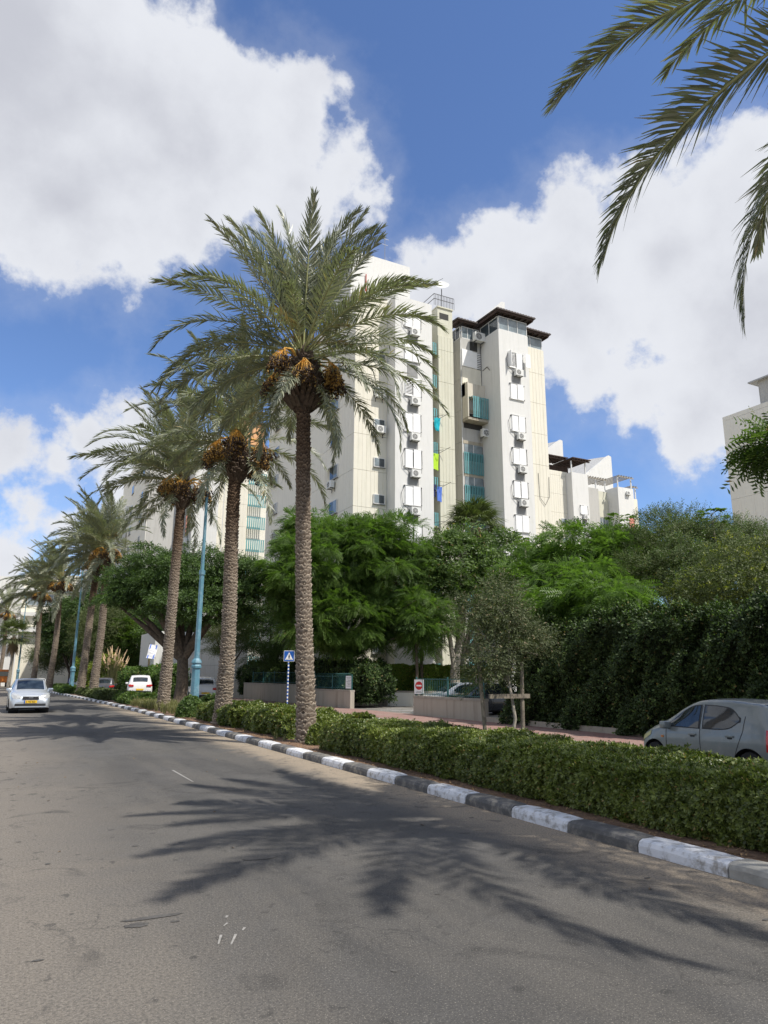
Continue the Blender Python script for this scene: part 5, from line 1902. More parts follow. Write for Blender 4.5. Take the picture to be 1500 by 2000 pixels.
T_ROS6 = rosette(6, .050, .024, .7, 3)
segs = []
yv = 1.2
r_ = random.Random(4)
while yv < 14.8:
    L = 1.25
    segs.append((6.25 + r_.uniform(-.03, .03), 8.15 + r_.uniform(-.05, .05), yv, yv + L + .04, .57 + r_.uniform(-.02, .02)))
    yv += L
hedge('long clipped hedge along the striped kerb, from right edge to biggest palm', segs, .10, .64, near_dens, T_ROS6, 'leaf_hedge', cat='hedge', leaf=.78, bump=.042)
hedge('lower clipped hedge beyond the biggest palm, running to the blue lamp post', [(7.3, 8.3, 16.1, 17.9, .52), (6.5, 8.2, 17.9, 22.4, .55), (6.4, 8.1, 22.4, 25.4, .56), (6.5, 8.0, 25.4, 27.6, .52)], .10, .6, 650, T_ROS6, 'leaf_hedge', leaf=1.3)
for (label, x, y, r, h, mt) in (('small dark round bush at the foot of the near blue lamp post', 6.55, 28.9, .50, .75, 'leaf_mid'),
                                ('bush growing right against the trunk of the biggest palm, on the kerb side', 6.75, 16.25, .28, .42, 'leaf_hedge'),
                                ('low round bush just behind the foot of the second palm', 7.6, 29.6, .70, .80, 'leaf_mid')):
    t = thing('bush', label, 'bush', (x, y, .1))
    n = 1500
    d = unit(n); d[:, 2] = np.abs(d[:, 2])
    p = np.array([x, y, .12]) + d * np.array([r, r, h]) * rng.uniform(.72, 1.05, n)[:, None]
    v, f = scatter(T_ROS6[0], T_ROS6[1], p, basis(d + rng.normal(0, .4, d.shape), rng.normal(size=d.shape)), rng.uniform(.8, 1.5, n) * 1.2)
    tag(link('foliage', fast_mesh('foliage', v, f, mt), t), kind='stuff')
    mb = MB(); mb.bbox(x - r * .6, x + r * .6, y - r * .6, y + r * .6, .05, h * .75, 'hedge_core', .12); mb.build('dark_core', t)  # added dark filler box inside the bush


def tuft(n, L, spread, seed):
    r = np.random.default_rng(seed)
    vs, fs = [], []
    for i in range(n):
        a = r.uniform(0, 6.28)
        l = L * r.uniform(.6, 1.1)
        o = r.uniform(.2, 1) * spread
        c, s = math.cos(a), math.sin(a)
        b = np.array([c * .05, s * .05, 0]); m = np.array([c * o * .35 * L, s * o * .35 * L, l * .65]); e = np.array([c * o * L, s * o * L, l * (1 - .35 * o)])
        sd_ = np.array([-s, c, 0]) * .008
        k = len(vs)
        vs += [b - sd_, b + sd_, m - sd_, m + sd_, e]
        fs += [(k, k + 1, k + 3, k + 2), (k + 2, k + 3, k + 4, k + 4)]
    return np.array(vs), np.array(fs)


def grass_row(name, label, x0, x1, y0, y1, n, L, mat='grass', kind='stuff', z=.1):
    V, F_, o = [], [], 0
    for i in range(n):
        tv, tf = tuft(26, L * random.uniform(.7, 1.2), .8, i)
        yy_ = random.uniform(y0, y1)
        p = np.array([random.uniform(x0, x1) - bend(yy_), yy_, z])
        V.append(tv + p); F_.append(np.where(True, tf, tf) + o); o += len(tv)
    V, F_ = np.concatenate(V), np.concatenate(F_)
    mb = MB()
    fs = [tuple(q) if q[2] != q[3] else tuple(q[:3]) for q in F_.tolist()]
    mb.add(V.tolist(), fs, mat)
    return tag(mb.build(name), kind=kind)


grass_row('grass', None, 6.2, 7.9, 36.4, 42.0, 170, .42)
grass_row('grass', None, 6.05, 7.2, 31.0, 35.6, 34, .55)
grass_row('weeds', None, 6.1, 8.5, 1.0, 30.0, 36, .22)
for (label, x0, x1, y0, y1, h, mt) in (('dark low hedge beside the kerb beyond the grass strip', 6.3, 8.4, 42.4, 47.0, .38, 'leaf_mid'),
                                       ('low mixed shrubs at the feet of the two close-set palms', 6.2, 8.4, 50.0, 66.0, .34, 'leaf_olive'),
                                       ('low shrubs along the far median behind the silver car', 6.3, 8.4, 68.0, 92.0, .40, 'leaf_mid'),
                                       ('farthest low green shrubs of the median at the left edge', 6.3, 8.4, 96.0, 130.0, .6, 'leaf_olive')):
    b = bend((y0 + y1) / 2)
    hedge(label, [(x0 - b, x1 - b - .3, y0, y1, h)], .10, h, 190, T_ROS6, mt, leaf=2.0, cat='shrub', bump=.12, name='shrub', faces='LFT')

# dark tall hedge behind the pavement on the right
T_IVY = sprig(6, .20, .085, .050, 5)
hs = []
yv = -3.0
r_ = random.Random(9)
while yv < 21.5:
    hs.append((17.55 + r_.uniform(-.25, .25), 20.6, yv, yv + 2.3, 3.9 + r_.uniform(-.6, .5) - (.0 if yv < 16 else .7)))
    yv += 2.2
hedge('tall dark ivy-like hedge walling the right side behind the small grey car', hs, -.1, 4.2, 330, T_IVY, 'leaf_ivy', leaf=1.0, bump=.22, inset=.35, faces='LFT', second=('leaf_mid', .12))
hedge('bright green boxed hedge on a low wall behind the parked cars', [(21.3, 22.9, 40.4, 42.6, 1.55), (22.9, 24.6, 39.2, 42.2, 1.55), (24.6, 27.6, 38.6, 41.5, 1.5)], .75, 1.5, 420, T_ROS6, 'leaf_box', leaf=1.7, bump=.06, faces='LFTR')
hedge('dark reddish shrub beside the bright boxed hedge, in the driveway corner', [(20.6, 21.5, 40.9, 43.0, 1.5)], .6, 1.5, 420, T_IVY, 'leaf_ivy', bump=.15, faces='LFTR', name='shrub', cat='shrub')
# clipped hedges and shrubs behind the garden walls
hedge('dark shaded shrubs behind the green railing under the feathery tree', [(18.3, 20.2, 37.9, 44.0, 1.9), (18.3, 20.2, 44.0, 53.0, 2.0), (18.3, 20.2, 53.0, 62.0, 2.1)], .2, 2.0, 180, T_IVY, 'leaf_ivy', leaf=1.4, bump=.25, faces='LFT', inset=.35, second=('leaf_mid', .2))
hedge('long green hedge in front of the flag house behind the parked cars', [(10.6, 12.4, 56.5, 63.8, 2.0), (9.6, 11.4, 64.0, 70.0, 1.9)], -.1, 2.0, 220, T_IVY, 'leaf_mid', leaf=1.7, bump=.14, faces='LFT', second=('leaf_bright', .35))
hedge('bright yellow-green bushes in the sun left of the twin palms', [(8.2, 10.0, 75.0, 83.0, 2.8), (8.0, 10.0, 84.0, 92, 3.4)], -.1, 2.6, 110, T_IVY, 'leaf_yellow', leaf=2.4, bump=.35, faces='LFT', second=('leaf_box', .5), name='bush', cat='bush')
PG = thing('plume_grass', 'clump of tall grass with pale brown plumes beside the green hedge', 'ornamental grass', (9.2, 73.5, -.1))
V = []
mb = MB()
for i in range(120):
    a, o = random.uniform(0, 6.28), random.uniform(0, 1.3)
    b = Vector((9.2 + random.uniform(-.5, .5), 73.5 + random.uniform(-.5, .5), 0)); e = b + Vector((math.cos(a) * o, math.sin(a) * o, random.uniform(2.2, 3.9)))
    m = b.lerp(e, .6) + Vector((0, 0, .35))
    mb.tube([b, m, e], [.02, .014, .006], 'grass', 3, caps=False)
    if i % 3 == 0:
        mb.tube([e, e + Vector((math.cos(a) * .25, math.sin(a) * .25, .6))], [.09, .02], 'plume', 4)
mb.build('stem', PG)

# ---- trees farther up the street
FT = [
    ('dark green rounded tree beyond the bright bushes, left of the twin palms', 9.4, 92.0, [E_((9.2, 92, 8.0), (3.6, 3.2, 4.2), 1)], T_SPR, 'leaf_dark', 150, 1.9),
    ('greyish olive tree between the second lamp post and twin palms', 8.6, 80.0, [E_((8.4, 80, 5.6), (2.6, 2.6, 3.2), 1)], T_OLV, 'leaf_olive', 120, 2.4),
    ('taller dark tree left of the second lamp post, behind the leaning palm', 7.3, 100.0, [E_((7.0, 100, 7.2), (3.4, 3.2, 3.9), 1)], T_SPR, 'leaf_dark', 130, 2.0),
    ('grey-green tree at the far bend in front of the cream block', 5.6, 108.0, [E_((5.6, 108, 4.2), (2.6, 2.6, 2.6), 1)], T_OLV, 'leaf_olive', 90, 2.6),
    ('leafy tree shading the pale house behind the round dark tree', 15.0, 74.0, [E_((14.6, 74, 5.2), (3.0, 3.0, 2.8), 1)], T_SPR, 'leaf_mid', 110, 1.7),
    ('small green tree beside the plume grass', 11.6, 80.0, [E_((11.4, 80, 4.8), (2.4, 2.4, 3.0), 1)], T_PIN, 'leaf_mid', 90, 1.7),
    ('low dark tree at the left end of the street behind the white van', -1.6, 140.0, [E_((-1.6, 140, 4.6), (4.4, 3.2, 3.6), 1)], T_SPR, 'leaf_dark', 110, 2.6),
    ('wide green tree behind the first low shrubs at the far left', 1.8, 134.0, [E_((2.2, 134, 3.8), (2.6, 2.6, 2.6), 1)], T_SPR, 'leaf_mid', 70, 2.6),
]
for (label, x, y, bl, tm, mt, nc, sc_) in FT:
    tree(label, x, y, -.1, bl, tm, mt, nclump=nc, per=36, rc=.95, scale=sc_, trunk=(.22, .12), fork=1.9, limbs=6, droop=.3)
fan_palm('fan palm at the far left beside the last blue lamp post', .6, 112.0, 7.0, n=34, s=1.5, seed=8)
YC = thing('yucca', 'dark spiky yucca beside the bright boxed hedge', 'yucca', (22.0, 40.3, .5))
N = 260
a = rng.uniform(0, 6.28, N); zz = rng.uniform(1.2, 3.6, N)
pos = np.stack([22.9 + 0 * a, 39.0 + 0 * a, zz], 1)
d = np.stack([np.cos(a), np.sin(a), rng.uniform(-.4, .9, N)], 1)
v, f = scatter(np.array([[0, -.03, 0], [0, .03, 0], [1, .004, -.1], [1, -.004, -.1]]), np.array([[0, 1, 2, 3]]), pos, basis(d), rng.uniform(.4, .7, N))
tag(link('leaves', fast_mesh('leaves', v, f, 'leaf_dark'), YC), kind='stuff')
mb = MB(); mb.tube([(22.9, 39.0, .5), (22.9, 39.0, 3.4)], .10, 'bark', 6); mb.build('trunk', YC)
BT = thing('bare_tree', 'pale smooth tree trunk rising behind the bright boxed hedge', 'tree', (24.6, 37.4, -.1))
mb = MB(); mb.tube([(24.6, 38.0, 0), (24.8, 38.1, 2.4), (25.3, 38.0, 4.8)], [.36, .28, .2], 'bark_pale', 10); mb.tube([(24.7, 38.0, 2.0), (24.3, 38.0, 4.4)], [.2, .12], 'bark_pale', 8); mb.build('trunk', BT)


# ------------------------------------------------------------------ garden walls and railings
def garden_wall(label, pts, z0, h, t=.25, mat='garden_wall', cop=True):
    w = thing('garden_wall', label, 'wall', (pts[0][0], pts[0][1], z0))
    for (a, b) in zip(pts[:-1], pts[1:]):
        A, B_ = Vector((*a, 0)), Vector((*b, 0))
        d = (B_ - A).normalized()
        n = Vector((-d.y, d.x, 0)) * t / 2
        L = (B_ - A).length
        k = max(1, int(L / 3.0))
        for i in range(k):
            p, q = A + d * (L * i / k + .006), A + d * (L * (i + 1) / k - .006)
            mb = MB()
            vs = [p - n, q - n, q + n, p + n]
            mb.add([v + Vector((0, 0, z0)) for v in vs] + [v + Vector((0, 0, z0 + h)) for v in vs],
                   [(0, 3, 2, 1), (4, 5, 6, 7), (0, 1, 5, 4), (1, 2, 6, 5), (2, 3, 7, 6), (3, 0, 4, 7)], mat)
            mb.build('wall_section', w)
            if cop:
                m2 = MB()
                n2 = n * 1.22
                vs = [p - n2, q - n2, q + n2, p + n2]
                m2.add([v + Vector((0, 0, z0 + h + .002)) for v in vs] + [v + Vector((0, 0, z0 + h + .10)) for v in vs],
                       [(0, 3, 2, 1), (4, 5, 6, 7), (0, 1, 5, 4), (1, 2, 6, 5), (2, 3, 7, 6), (3, 0, 4, 7)], 'coping')
                m2.build('coping_stone', w)
    return w


def railing(label, pts, z0, h, step=.15, curl=True, mat='fence_green', posts=2.4):
    f = thing('railing', label, 'railing', (pts[0][0], pts[0][1], z0))
    bm_ = MB()
    bm_.tube([(0, 0, 0), (0, 0, h)], .0085, mat, 4)
    if curl:
        bm_.tube([(0, 0, h), (-.02, 0, h + .08), (-.09, 0, h + .13), (-.14, 0, h + .09)], .009, mat, 4)
    me = bm_.mesh('railing_bar')
    for (a, b) in zip(pts[:-1], pts[1:]):
        A, B_ = Vector((*a, z0)), Vector((*b, z0))
        d = (B_ - A); L = d.length; d.normalize()
        n = int(L / step)
        for i in range(n):
            link('railing_bar', me, f, A + d * (i + .5) * L / n)
        mb = MB()
        for z in (.08, h - .04):
            mb.tube([A + Vector((0, 0, z)), B_ + Vector((0, 0, z))], .018, mat, 4)
        mb.build('rail', f)
        k = max(1, round(L / posts))
        for i in range(k + 1):
            p = A + d * L * i / k
            m2 = MB(); m2.tube([p - Vector((0, 0, .1)), p + Vector((0, 0, h + .06))], .035, mat, 6); m2.build('post', f)
    return f


garden_wall('low concrete wall left of the driveway entrance, plain grey-beige, stepping down to its end', [(WX, 37.4), (WX, 43.0)], -.1, .92)
garden_wall('longer higher stretch of grey-beige garden wall behind the pedestrian crossing sign', [(WX, 43.02), (WX, 58.0)], -.1, 1.15)
garden_wall('rough old stone-coloured wall at the back of the driveway', [(18.2, 41.6), (21.2, 40.9)], -.1, 1.15, mat='old_concrete')
garden_wall('low pale wall carrying the bright boxed hedge', [(21.3, 42.0), (21.3, 40.2), (24.0, 38.7), (27.5, 38.2)], -.1, .82, mat='beige_wall')
garden_wall('beige wall right of the driveway entrance, in front of the two parked cars', [(WX, 30.3), (WX, 24.6)], -.1, .80)
garden_wall('low stone edging at the foot of the tall dark hedge', [(WX + .02, 24.5), (WX + .02, 2.0)], -.12, .22, cop=False, t=.15)
railing('green railing with curled tips on the wall left of the driveway', [(WX, 37.5), (WX, 43.0)], .94, .78)
railing('thin dark green railing on the higher garden wall behind the crossing sign', [(WX, 43.1), (WX, 56.0)], 1.16, .80, step=.30, curl=False)
railing('plain green railing on the wall in front of the two parked cars', [(WX, 30.2), (WX, 24.7)], .80, .80, curl=False, step=.15)
b_ = bend(66)
garden_wall('far beige garden wall behind the crossover parked beside the round tree', [(WX - 5.2, 70), (WX - 6.0, 84)], -.1, 1.1)
railing('green railing far up the street behind the parked cars', [(WX - 5.0, 55.5), (WX - 5.2, 69)], 1.0, .8, step=.35)
CB = thing('utility_box', 'pale green utility cabinet at the end of the far garden wall', 'utility box', (WX - 5.6, 69.0, -.1))
mb = MB(); mb.bbox(WX - 6.1, WX - 5.4, 68.6, 69.4, -.1, 1.5, 'garden_wall', .03); mb.build('cabinet', CB)

# notice and no-entry plates
NT = thing('notice_board', 'white notice plate with printed lines on the end of the curled green railing', 'notice', (WX - .06, 37.6, 1.0))
mb = MB(); mb.box(-.012, .012, -.24, .24, 0, .70, 'sign_white'); link('plate', mb.mesh('plate'), NT, (WX - .07, 37.75, 1.0), (0, 0, R(20)))
mb = MB()
for i in range(7):
    mb.box(-.016, -.013, -.18 + .03 * (i % 2), .18 - .05 * (i % 3), .60 - i * .08, .63 - i * .08, 'metal_grey')
link('print', mb.mesh('print'), NT, (WX - .07, 37.75, 1.0), (0, 0, R(20)))
NE = thing('no_entry_sign', 'white plate with a red no-entry disc on the railing by the driveway', 'sign', (WX - .06, 29.9, .9))
mb = MB(); mb.box(-.012, .012, -.24, .24, 0, .66, 'sign_white'); link('plate', mb.mesh('plate'), NE, (WX - .07, 29.85, .88), (0, 0, R(35)))
mb = MB(); mb.disc((-.014, 0, .38), (-1, 0, 0), .19, 'sign_red', 22); mb.box(-.018, -.0145, -.13, .13, .345, .415, 'sign_white')
mb.box(-.016, -.013, -.15, .15, .06, .09, 'metal_grey'); mb.box(-.016, -.013, -.12, .12, .11, .13, 'metal_grey')
link('disc', mb.mesh('disc'), NE, (WX - .07, 29.85, .88), (0, 0, R(35)))

# ---- pedestrian crossing sign
PX, PY_ = 14.62, 40.2
SG = thing('crossing_sign', 'blue square pedestrian crossing sign on a blue and white striped pole', 'traffic sign', (PX, PY_, -.08))
for i in range(26):
    mb = MB(); mb.tube([(0, 0, 0), (0, 0, .1)], .045, 'sign_blue' if i % 2 == 0 else 'sign_white', 10)
    link('pole_band', mb.mesh('pole_band'), SG, (PX, PY_, -.08 + i * .1))
ang = -YAW * .8
mb = MB(); mb.bbox(-.31, .31, -.012, .012, 0, .62, 'sign_white', .008); link('plate', mb.mesh('plate'), SG, (PX, PY_ - .06, 2.5), (0, 0, ang))
mb = MB(); mb.box(-.285, .285, -.018, -.013, .025, .595, 'sign_blue')
mb.add([(-.23, -.021, .09), (.23, -.021, .09), (0, -.021, .53)], [(0, 1, 2)], 'sign_white')
# walking figure and the stripes
mb.disc((.0, -.025, .375), (0, -1, 0), .028, 'sign_black', 10)
for q in (((-.004, .35), (.006, .25), .026), ((.004, .26), (.055, .14), .016), ((.0, .26), (-.06, .15), .016), ((.0, .33), (.05, .26), .012), ((.0, .33), (-.045, .27), .012)):
    a, b, w = q
    d = Vector((b[0] - a[0], 0, b[1] - a[1])).normalized(); n = Vector((-d.z, 0, d.x)) * w
    A, B_ = Vector((a[0], -.0245, a[1])), Vector((b[0], -.0245, b[1]))
    mb.add([A - n, B_ - n, B_ + n, A + n], [(0, 1, 2, 3)], 'sign_black')
for i in range(5):
    x = -.15 + i * .075
    mb.add([(x - .014, -.0245, .10), (x + .014, -.0245, .10), (x + .010, -.0245, .135), (x - .010, -.0245, .135)], [(0, 1, 2, 3)], 'sign_black')
link('symbol', mb.mesh('symbol'), SG, (PX, PY_ - .06, 2.5), (0, 0, ang))


# ------------------------------------------------------------------ lamp posts
def lamp_post(label, x, y, H=13.0, arm=-1):
    t = thing('lamp_post', label, 'lamp post', (x, y, .1), 'blue street lamp posts along the median')
    z0 = .05
    prof = [(0, .24), (.12, .24), (.13, .21), (1.95, .185), (1.96, .235), (2.05, .245), (2.10, .20), (2.16, .20), (2.20, .245), (2.30, .22), (2.40, .13),
            (2.5, .125), (6.3, .110), (6.31, .145), (6.52, .145), (6.53, .085), (H - .9, .060)]
    mb = MB()
    n = 8
    vs, fs = [], []
    for z, r in prof:
        for k in range(n):
            a = math.pi / 8 + 2 * math.pi * k / n
            vs.append((x + math.cos(a) * r, y + math.sin(a) * r, z0 + z))
    for i in range(len(prof) - 1):
        for k in range(n):
            a, b = i * n + k, i * n + (k + 1) % n
            fs.append((a, b, b + n, a + n))
    fs.append(tuple(range(n))[::-1])
    mb.add(vs, fs, 'lamp_blue')
    mb.build('pole', t)
    mb = MB()
    mb.tube([(x, y, H - .95), (x - .05, y, H - .35), (x - .35, y, H - .05), (x - 1.25, y, H + .10)], [.055, .05, .045, .04], 'lamp_blue', 8)
    mb.build('arm', t, smooth=True)
    mb = MB()
    rings = [(0, .06, .05), (.15, .13, .09), (.45, .17, .10), (.75, .15, .08), (.95, .05, .03)]
    vs, fs = [], []
    for (dx, ry, rz_) in rings:
        for k in range(10):
            a = 2 * math.pi * k / 10
            vs.append((x - 1.2 - dx, y + math.cos(a) * ry, H + .10 + dx * .06 + math.sin(a) * rz_ * (1 if math.sin(a) > 0 else .5)))
    for i in range(len(rings) - 1):
        for k in range(10):
            a, b = i * 10 + k, i * 10 + (k + 1) % 10
            fs.append((a, a + 10, b + 10, b))
    fs += [tuple(range(10)), tuple(range(40, 50))[::-1]]
    mb.add(vs, fs, 'lamp_head')
    mb.build('lamp_head', t, smooth=True)
    return t


lamp_post('nearest blue lamp post, between the second and third palms', 7.85, 34.0, 12.6)
lamp_post('second blue lamp post, behind the silver car and the third palm', 5.45, 71.6, 12.6)
lamp_post('third blue lamp post, small at the far left end of the street', 1.6, 112.0, 12.6)


# ------------------------------------------------------------------ cars
def smooth_interp(xs, ys, x):
    """monotone-ish cubic through points"""
    x = np.asarray(x, float)
    xs, ys = np.asarray(xs, float), np.asarray(ys, float)
    m = np.gradient(ys, xs)
    i = np.clip(np.searchsorted(xs, x) - 1, 0, len(xs) - 2)
    h = xs[i + 1] - xs[i]
    t = np.clip((x - xs[i]) / h, 0, 1)
    s = (ys[i + 1] - ys[i]) / h
    m0 = np.clip(m[i], -np.abs(s) * 3, np.abs(s) * 3)
    m1 = np.clip(m[i + 1], -np.abs(s) * 3, np.abs(s) * 3)
    return (2 * t ** 3 - 3 * t ** 2 + 1) * ys[i] + (t ** 3 - 2 * t ** 2 + t) * h * m0 + (-2 * t ** 3 + 3 * t ** 2) * ys[i + 1] + (t ** 3 - t ** 2) * h * m1


class Car:
    """local frame: +X forward, Z up, wheels on z=0"""

    def __init__(s, L, W, top, belt, wheels, r, paint_, roofw=.78, nose=.10, plan=None, sill=.22, arch=.065):
        s.L, s.W, s.top, s.belt, s.wh, s.r, s.paint = L, W, top, belt, wheels, r, paint_
        s.roofw, s.sill, s.arch = roofw, sill, arch
        s.plan = plan or [(-L / 2, .84), (-L / 2 + .12, .92), (-L / 2 + .5, .985), (-.5, 1.0), (L / 2 - .9, .99), (L / 2 - .35, .93), (L / 2 - .1, .80), (L / 2, .62)]

    def zt(s, x):
        return smooth_interp([p[0] for p in s.top], [p[1] for p in s.top], x)

    def zb(s, x):
        return smooth_interp([p[0] for p in s.belt], [p[1] for p in s.belt], x)

    def hw(s, x):
        return s.W / 2 * smooth_interp([p[0] for p in s.plan], [p[1] for p in s.plan], x)

    def bot(s, x):
        z = np.full_like(np.asarray(x, float), s.sill)
        for wx in s.wh:
            R_ = s.r + s.arch
            d = np.abs(x - wx)
            z = np.where(d < R_, np.maximum(z, s.r + np.sqrt(np.maximum(R_ ** 2 - d ** 2, 0)) * 1.0), z)
        e = s.L / 2
        z = np.maximum(z, s.sill + np.clip((np.abs(x) - (e - .25)) / .25, 0, 1) * .04)
        return z

    def yside(s, x, z):
        """half width of the body at (x, z)"""
        h, b, t = s.hw(x), s.zb(x), s.zt(x)
        f = np.clip((z - s.sill) / np.maximum(b - s.sill, .05), 0, 1)
        low = h * (.955 + .045 * np.sin(np.clip(f, 0, 1) * math.pi * .75 + .35) - .03 * f ** 6)
        yb = h * (.955 + .045 * math.sin(math.pi * .75 + .35) - .03)
        g = np.clip((z - b) / np.maximum(t - b, .02), 0, 1)
        cab = yb * (1 - (1 - s.roofw) * g ** 1.25)
        return np.where(z > b, cab, low)

    def body(s):
        xs = set(np.round(np.linspace(-s.L / 2, s.L / 2, 70), 4))
        for wx in s.wh:
            R_ = s.r + s.arch
            for a in np.linspace(0, math.pi, 17):
                xs.add(round(wx + R_ * math.cos(a) * .9999, 4))
        xs = np.array(sorted(xs))
        b0, bb, tt = s.bot(xs), s.zb(xs), s.zt(xs)
        tt = np.maximum(tt, bb + .004)
        rings = []
        fl = [0, .08, .25, .45, .65, .82, .93, 1.0]
        fu = [.12, .35, .6, .82, .94]
        for i, x in enumerate(xs):
            ring = []
            bz = min(b0[i], bb[i] - .02)
            for f in fl:
                z = bz + (bb[i] - bz) * f
                ring.append((x, float(s.yside(x, z)), z))
            yb = ring[-1][1]
            for f in fu:
                z = bb[i] + (tt[i] - bb[i]) * f
                ring.append((x, float(s.yside(x, z)), z))
            ye = float(s.yside(x, tt[i]))
            cabin = tt[i] - bb[i]
            cr = .035
            for q in (.97, .85, .6, .3, 0.0):
                ring.append((x, ye * q * (.985 if q > .9 else 1), tt[i] + cr * (1 - q * q) * (1 if cabin > .1 else .7)))
            ring2 = ring + [(a, -b, c) for a, b, c in ring[:-1][::-1]]
            rings.append(ring2)
        n = len(rings[0])
        vs = [p for rg in rings for p in rg]
        fs = []
        for i in range(len(rings) - 1):
            for k in range(n - 1):
                a = i * n + k
                fs.append((a, a + n, a + n + 1, a + 1))
        fs.append(tuple(range(n)))
        fs.append(tuple((len(rings) - 1) * n + k for k in range(n))[::-1])
        mb = MB()
        mb.add(vs, fs, s.paint)
        me = mb.mesh('body', smooth=True)
        me.polygons[-1].use_smooth = False
        me.polygons[-2].use_smooth = False
        return me

    def side_patch(s, xa, xb, lo, hi, mat, side, eps=.006, nx=14, nz=4, round_=0.0):
        """patch between curves lo(x) and hi(x) on the side"""
        mb = MB()
        vs, fs = [], []
        for i in range(nx + 1):
            x = xa + (xb - xa) * i / nx
            l, h = lo(x), hi(x)
            for j in range(nz + 1):
                z = l + (h - l) * j / nz
                vs.append((x, side * (float(s.yside(x, z)) + eps), z))
        for i in range(nx):
            for j in range(nz):
                a = i * (nz + 1) + j
                q = (a, a + nz + 1, a + nz + 2, a + 1)
                fs.append(q if side < 0 else q[::-1])
        mb.add(vs, fs, mat)
        return mb

    def top_patch(s, xa, xb, fy0, fy1, mat, eps=.008, nx=8, ny=8):
        """patch on the top surface: windscreen, rear window; fy = fraction of the half width at both ends"""
        mb = MB()
        vs, fs = [], []
        for i in range(nx + 1):
            x = xa + (xb - xa) * i / nx
            z = float(s.zt(x)); b = float(s.zb(x))
            ye = float(s.yside(x, max(z, b + .004)))
            f = fy0 + (fy1 - fy0) * i / nx
            for j in range(ny + 1):
                q = -1 + 2 * j / ny
                y = q * ye * f
                vs.append((x, y, z + .035 * (1 - (q * f) ** 2) + eps))
        for i in range(nx):
            for j in range(ny):
                a = i * (ny + 1) + j
                fs.append((a, a + ny + 1, a + ny + 2, a + 1))
        mb.add(vs, fs, mat)
        return mb


def wheel_mesh(r, w=.20, spokes=7, cover=True):
    mb = MB()
    prof = [(r * .60, -w / 2), (r * .93, -w / 2), (r, -w / 2 + .03), (r, w / 2 - .03), (r * .93, w / 2), (r * .60, w / 2)]
    n = 28
    vs, fs = [], []
    for (rr, y) in prof:
        for k in range(n):
            a = 2 * math.pi * k / n
            vs.append((math.cos(a) * rr, y, math.sin(a) * rr))
    for i in range(len(prof) - 1):
        for k in range(n):
            a, b = i * n + k, i * n + (k + 1) % n
            fs.append((a, b, b + n, a + n))
    mb.add(vs, fs, 'tyre')
    rm = MB()
    rm.disc((0, -w / 2 + .045, 0), (0, -1, 0), r * .62, 'plastic_black', 24)
    rm.disc((0, w / 2 - .045, 0), (0, 1, 0), r * .62, 'plastic_black', 24)
    for sy in (-1, 1):
        rm.disc((0, sy * (w / 2 - .012), 0), (0, sy, 0), r * .64, 'rim', 24, r * .55)
        rm.disc((0, sy * (w / 2 - .018), 0), (0, sy, 0), r * .16, 'rim', 12)
        for k in range(spokes):
            a = 2 * math.pi * k / spokes
            c, s_ = math.cos(a), math.sin(a)
            t = Vector((-s_, 0, c)) * r * .085
            p, q = Vector((c * r * .1, sy * (w / 2 - .02), s_ * r * .1)), Vector((c * r * .58, sy * (w / 2 - .015), s_ * r * .58))
            rm.add([p - t, q - t, q + t, p + t], [(0, 1, 2, 3) if sy < 0 else (3, 2, 1, 0)], 'rim')
    return mb.mesh('tyre', smooth=False), rm.mesh('rim')


